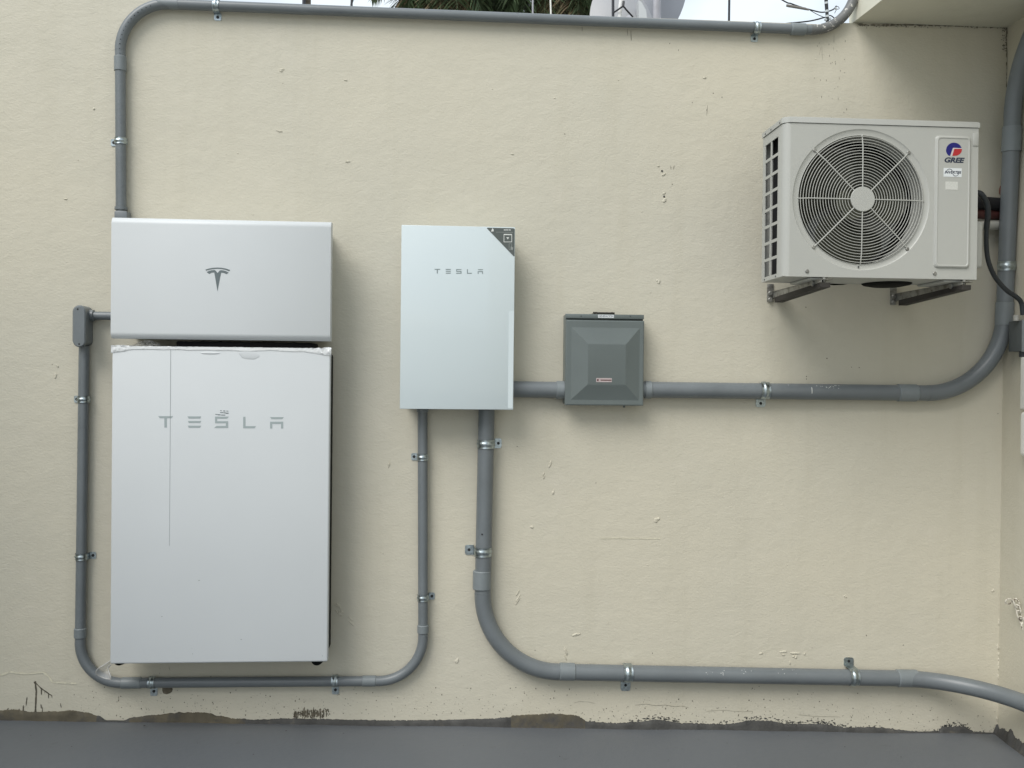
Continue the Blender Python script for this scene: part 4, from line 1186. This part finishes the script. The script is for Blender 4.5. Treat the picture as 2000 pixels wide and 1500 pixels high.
# ------------------------------------------------------------------ refrigerant lines, cable, isolator, duct
ln = thing('refrigerant_lines', 'black insulated refrigerant line wrapped in tape entering the right corner', 'pipe', W(1930, 390, -0.2))
zc = W(1930, 386, -0.17).z
bm = bmesh.new(); tube(bm, spline([(X1-0.02, -0.215, zc), (X1+0.022, -0.12, zc+0.002), (XC-0.06, -0.045, zc+0.003), (XC+0.02, -0.032, zc+0.003)], 6), 0.0235, 20)
obj('black_insulation', bm, m_foam, ln)
bm = bmesh.new(); tube(bm, spline([(X1-0.005, -0.20, zc-0.055), (X1+0.03, -0.11, zc-0.040), (XC-0.06, -0.04, zc-0.036), (XC+0.02, -0.025, zc-0.034)], 6), 0.0165, 18)
obj('maroon_tape', bm, m_maroon, ln)
bm = bmesh.new(); tube(bm, spline([(X1-0.01, -0.21, zc-0.05), (X1+0.008, -0.2, zc-0.066), (X1+0.035, -0.11, zc-0.088), (XC-0.05, -0.04, zc-0.072), (XC+0.02, -0.022, zc-0.064)], 6), 0.017, 18)
obj('drain_sleeve', bm, m_wpipe, ln)
p = W(1955.5, 370, -0.035)
bm = bmesh.new(); tube(bm, spline([(p.x+0.012, p.y, p.z-0.03), (p.x-0.001, p.y, p.z-0.012), (p.x+0.002, p.y, p.z+0.01), (p.x+0.014, p.y, p.z+0.016)], 6), 0.006, 12)
obj('orange_tape', bm, m_orange, ln)

cb_ = spline([W(1908, 376, -0.33), W(1917, 380, -0.34), W(1927, 397, -0.33), W(1929.5, 418, -0.32), W(1927, 445, -0.30), W(1926.5, 480, -0.28), W(1931, 512, -0.26), W(1944, 542, -0.235), W(1965, 566, -0.215), W(1985, 580, -0.20), W(1995, 592, -0.19), W(1998, 615, -0.185)], 7)
n_ = len(cb_)
bm = bmesh.new(); tube(bm, cb_, [0.0092 if k < n_*0.36 else 0.0068+0.0016*(k/n_) for k in range(n_)], 16)
tag(obj('power_cable', bm, m_rubber), 'black cable drooping from the condenser to the small grey isolator', 'cable')

yI, yIb = -0.176, -0.10
iso = thing('isolator_box', 'small dark grey isolator box on the right wall below the cable', 'electrical box', W(1985, 687, yI))
a, b = W(1970.5, 628, yIb), W(1971, 687, yIb)
obj('housing', B(a.x, XS(yI)+0.02, yI, yIb, b.z, a.z, 0.002), mat('dark_grey_box', (0.085, 0.097, 0.10), 0.5, var=0.06, vscale=20), iso)
c = W(1996, 628, yI)
obj('cover_edge', B(a.x-0.002, XS(yI)+0.02, yI-0.006, yI-0.0005, b.z-0.002, a.z+0.002, 0.001), m_pvc2, iso)
d_ = W(1998.5, 621, yI-0.02)
obj('cable_gland', disc(bmesh.new(), (d_.x, yI-0.02+0.04, a.z-0.001), (0, 0, 1), 0.010, 0.020, 18), m_wpipe, iso)
obj('bottom_gland', disc(bmesh.new(), (2.003, -0.160, b.z), (0, 0, -1), 0.012, 0.02, 18), m_rubber, iso)

yD = -0.15
dct = thing('line_duct', 'white plastic line duct on the right wall under the isolator', 'duct', W(1998, 890, yD))
xd = 1.985
za, zb2, zc2 = W(1994, 697, -0.2).z, W(1994, 801, -0.2).z, W(1994, 893, -0.2).z
obj('upper_section', B(xd, XS(-0.21)+0.03, -0.24, -0.172, zb2+0.002, za, 0.006, 3), m_duct, dct)
obj('lower_section', B(xd-0.001, XS(-0.21)+0.03, -0.242, -0.171, zc2, zb2-0.004, 0.016, 4), m_duct, dct)

# chain on an eye bolt
yC = -0.13
eye = thing('chain', 'cream painted chain hanging from an eye bolt at the right edge', 'chain', W(1975, 1175, yC))
def link(c, ax, nrm, L_=0.030, wd=0.0085, r=0.0031):
    c = Vector(c); ax = Vector(ax).normalized(); sd = ax.cross(Vector(nrm)).normalized()
    pts = []
    for k in range(25):
        a_ = 2*PI*k/24
        x, y = math.cos(a_)*wd, math.sin(a_)*wd
        y += (L_/2-wd)*(1 if y >= 0 else -1) if abs(y) > 1e-6 else 0
        pts.append(c+sd*x+ax*y)
    return tube(bmesh.new(), pts, r, 8)
c = W(1970.5, 1174.5, yC)
pts = [c+Vector((0.0115*math.cos(2*PI*k/24), -0.003*math.sin(2*PI*k/24), 0.0095*math.sin(2*PI*k/24))) for k in range(25)]
bm = tube(bmesh.new(), pts, 0.0028, 8)
tube(bm, [c+Vector((0.0105, 0, 0)), c+Vector((0.03, 0.01, 0.002))], 0.0025, 8)
obj('eye_bolt', bm, m_chain, eye)
for k, (x, y) in enumerate(((1985.5, 1178), (1988, 1189), (1991.5, 1201), (1996, 1212), (2001, 1224), (2006, 1236))):
    q = W(x, y, yC-0.012-0.003*k)
    obj('chain_link', link(q, (0.35, -0.05, -1), (0, 1, 0) if k % 2 == 0 else (1, 0.5, 0.35)), m_chain, eye)

# ------------------------------------------------------------------ beyond the wall: dishes, poles, wires, palms
def far(px, py, y): return W(px, py, y)
GZ = -0.45
def dish(label, px, py, y, Rx, Rz, tilt, m, strut=True):
    c = far(px, py, y)
    t = thing('satellite_dish', label, 'satellite dish', (c.x, c.y, GZ), 'satellite dishes beyond the wall')
    bm_ = bmesh.new(); g_ = []
    rot = Matrix.Rotation(tilt, 3, 'Z') @ Matrix.Rotation(math.radians(-14), 3, 'X')
    for i in range(13):
        f = i/12; row = []
        for k in range(48):
            a_ = 2*PI*k/48
            q = rot @ Vector((Rx*f*math.cos(a_), -0.16*(1-f*f)*Rx/0.45, Rz*f*math.sin(a_)))
            row.append(bm_.verts.new(c+q))
        g_.append(row)
    for a_, b_ in zip(g_, g_[1:]):
        for k in range(48): 
            try: bm_.faces.new((a_[k], a_[(k+1) % 48], b_[(k+1) % 48], b_[k]))
            except ValueError: pass
    bmesh.ops.remove_doubles(bm_, verts=bm_.verts[:], dist=0.0005)
    bmesh.ops.solidify(bm_, geom=bm_.faces[:], thickness=0.006)
    obj('reflector', bm_, m, t, smooth=50)
    bm_ = bmesh.new(); tube(bm_, [(c.x, c.y-0.24, GZ), (c.x, c.y-0.24, c.z-0.05), (c.x, c.y-0.17, c.z)], 0.022, 14)
    obj('mast', bm_, m_gpole, t)
    return t, c
t, c = dish('pale grey satellite dish with white strut and looped cable', 1217, 62, 1.6, 0.19, 0.30, 0.25, m_dish)
yd = 1.25
bm = bmesh.new(); tube(bm, [far(1197.5, 60, yd), far(1197, -60, yd)], 0.007, 10); obj('black_rod', bm, m_pole, t)
bm = bmesh.new(); tube(bm, [far(1209, 45, yd-0.03), far(1216, -30, yd-0.03)], 0.011, 12); obj('strut', bm, mat('white_strut', (0.70, 0.70, 0.70), 0.4), t)
bm = bmesh.new(); tube(bm, spline([far(1198, 25, yd-0.02), far(1207, 19, yd-0.05), far(1217, 13, yd-0.06), far(1224, 20, yd-0.05), far(1236, 33, yd-0.03)], 6), 0.0042, 8)
tube(bm, [far(1217, 13, yd-0.06), far(1218, 3, yd-0.05)], 0.006, 8); obj('looped_cable', bm, m_cable, t)
t, c = dish('darker slate grey satellite dish standing right of the pale one', 1266, -48, 2.0, 0.225, 0.44, -0.2, m_dishd)
bm = bmesh.new(); prism(bm, [far(1247, 0, 1.5), far(1253, 4, 1.5), (far(1262, 20, 1.5)), far(1264, 40, 1.5), far(1248, 40, 1.5)], (0, 0.06, 0)); obj('mount_arm', bm, mat('pale_zinc', (0.55, 0.57, 0.58), 0.4, 0.3), t)

def pole(label, px, pxt, y, r, m, cat='pole'):
    a_, b_ = far(px, 60, y), far(pxt, -320, y)
    base = a_+(a_-b_)*((a_.z-GZ)/(b_.z-a_.z))
    bm_ = tube(bmesh.new(), [base, b_], r, 14)
    o_ = obj('antenna_pole', bm_, m)
    return tag(o_, label, cat, 'poles beyond the wall')
pole('thin black pole standing alone against the sky left of the palms', 687, 686.5, 1.4, 0.0052, m_pole)
pole('thin pale grey pole in front of the palm fronds', 1040.5, 1041, 1.5, 0.0046, m_gpole)
pole('thin cream rod curving up in front of the rightmost palm', 1077, 1065, 1.45, 0.0042, m_duct)
pole('thin black pole leaning slightly right of the dishes', 1423.5, 1429, 1.4, 0.0058, m_pole)
pl = thing('utility_pole', 'dark utility pole with a black cable stub far left above the wall', 'utility pole', (far(597, 30, 9).x, 9, GZ))
p = far(599, 10, 9)
obj('post', tube(bmesh.new(), [(p.x, 9, GZ), (p.x, 9, p.z+3)], [0.065, 0.05], 16), m_bark, pl)
p2 = far(593.5, 10, 8.9)
obj('cable_riser', tube(bmesh.new(), [(p2.x, 8.9, GZ+1), (p2.x, 8.9, p.z+3)], 0.022, 10), m_pole, pl)
# messy service wires right of the dishes
yw = 0.75
sw = thing('service_wires', 'tangle of black service wires meeting behind the wall left of the slab', 'cables', far(1613, 45, yw))
bm = bmesh.new()
tube(bm, [far(1619, 90, yw), far(1616, 38, yw), far(1613.5, 0, yw), far(1612, -160, yw)], [0.007, 0.007, 0.0078, 0.0078], 10)
obj('thick_cable', bm, m_cable, sw)
bm = bmesh.new()
for z in (4, 20, 30): tube(bm, [far(1613.5+z*0.07, z, yw), far(1613.7+z*0.07, z+4, yw)], 0.0083, 10)
obj('tape_bands', bm, m_tapew, sw)
def wire(name, pts, r, m=m_cable, dy=0.0):
    bm_ = tube(bmesh.new(), spline([far(x, y, yw+dy+0.01*i) for i, (x, y) in enumerate(pts)], 6), r, 8); return obj(name, bm_, m, sw)
wire('drop_wire', [(1450, -50), (1528, 0), (1545, 7), (1565, 14), (1590, 21), (1605, 24), (1618, 22), (1628, 18), (1634, 12)], 0.0030)
wire('drop_wire', [(1582, 20), (1596, 28), (1612, 35)], 0.0015)
wire('drop_wire', [(1460, 60), (1520, 48), (1575, 42), (1596, 38), (1612, 34), (1622, 38)], 0.0032)
wire('drop_wire', [(1613, 36), (1620, 30), (1628, 34), (1634, 40)], 0.0024)
wire('drop_wire', [(1631, 12), (1637, 13), (1639, 17), (1634, 19), (1630, 26)], 0.0012)
bm = bmesh.new(); tube(bm, [far(1536, 10.5, yw), far(1540, 11.3, yw), far(1572, 17, yw), far(1580, 19.5, yw)], [0.0055, 0.0062, 0.0056, 0.003], 12)
obj('splice_closure', bm, m_closure, sw)
bm = bmesh.new()
for x, y in ((1620, 35), (1611, 37), (1631, 15)): tube(bm, [far(x, y, yw-0.01), far(x+3, y+3, yw-0.01)], 0.0055, 8)
obj('wire_clamps', bm, m_tapew, sw)

def palm(label, px, pyc, y, seed, nf=60, Lf=1.5, dry=0.25, lean=0.0):
    rnd = random.Random(seed)
    c = far(px, pyc, y)
    t_ = thing('palm_tree', label, 'palm tree', (c.x+lean, c.y, GZ), 'palms beyond the wall')
    n = 12
    pts = [Vector((c.x+lean*(1-k/n)**1.5, c.y, GZ+(c.z-GZ)*k/n)) for k in range(n+1)]
    bm_ = tube(bmesh.new(), pts, [0.13-0.045*k/n+0.006*((k % 2)*2-1) for k in range(n+1)], 16)
    obj('trunk', bm_, m_bark, t_)
    bm_ = bmesh.new()
    for f in range(nf):
        az = rnd.uniform(0, 2*PI); el = math.radians(rnd.choice([rnd.uniform(-75, -10), rnd.uniform(-40, 35), rnd.uniform(20, 80)]))
        isdry = el < math.radians(-25) and rnd.random() < dry*2
        Lr = Lf*rnd.uniform(0.75, 1.1)
        d = Vector((math.cos(az)*math.cos(el), math.sin(az)*math.cos(el), math.sin(el)))
        rach = []
        q = c+Vector((0, 0, 0.05)); v = d.copy()
        for k in range(13):
            rach.append(q.copy()); q = q+v*(Lr/12); v = (v+Vector((0, 0, -0.10-0.02*k))*(1 if el > -0.6 else 0.5)).normalized()
        # rachis
        base_i = len(bm_.faces)
        tube(bm_, rach, [0.011*(1-k/14) for k in range(13)], 5, cap=False)
        for k in range(2, 13):
            tdir = (rach[min(k+1, 12)]-rach[k-1]).normalized()
            sd = tdir.cross(Vector((0, 0, 1))); sd = sd.normalized() if sd.length > 0.05 else Vector((math.sin(az), -math.cos(az), 0))
            for sgn in (-1, 1):
                for s_ in range(3):
                    o_ = rach[k]-tdir*(Lr/36*s_)
                    ll = Lr*0.36*math.sin(PI*(0.15+0.8*k/13))*rnd.uniform(0.8, 1.15)
                    dd = (sd*sgn*0.8+tdir*0.75+Vector((0, 0, rnd.uniform(-0.45, 0.2)))).normalized()
                    wv = dd.cross(Vector((rnd.uniform(-.4, .4), rnd.uniform(-.4, .4), 1))).normalized()*0.009
                    m__ = o_+dd*ll*0.55+Vector((0, 0, -0.01)); e_ = o_+dd*ll+Vector((0, 0, -0.06*ll-0.03))
                    bm_.faces.new([bm_.verts.new(x) for x in (o_-wv*0.5, m__-wv, e_, m__+wv, o_+wv*0.5)])
        bm_.faces.ensure_lookup_table()
        if isdry:
            for i in range(base_i, len(bm_.faces)): bm_.faces[i].material_index = 1
    obj('crown', bm_, [m_frond, m_dry], t_, smooth=0, recalc=False)
palm('leftmost palm with its fronds fanned against the sky', 850, -45, 6.0, 3, 64, 0.95, 0.35)
palm('middle palm with dark hanging fronds', 925, -70, 6.6, 11, 60, 1.0, 0.15)
palm('slender palm whose bare trunk shows between the crowns', 990, -190, 7.0, 21, 50, 0.9, 0.2)
palm('rightmost palm with spiky fronds beside the pale satellite dish', 1090, -38, 6.2, 29, 80, 1.0, 0.25)
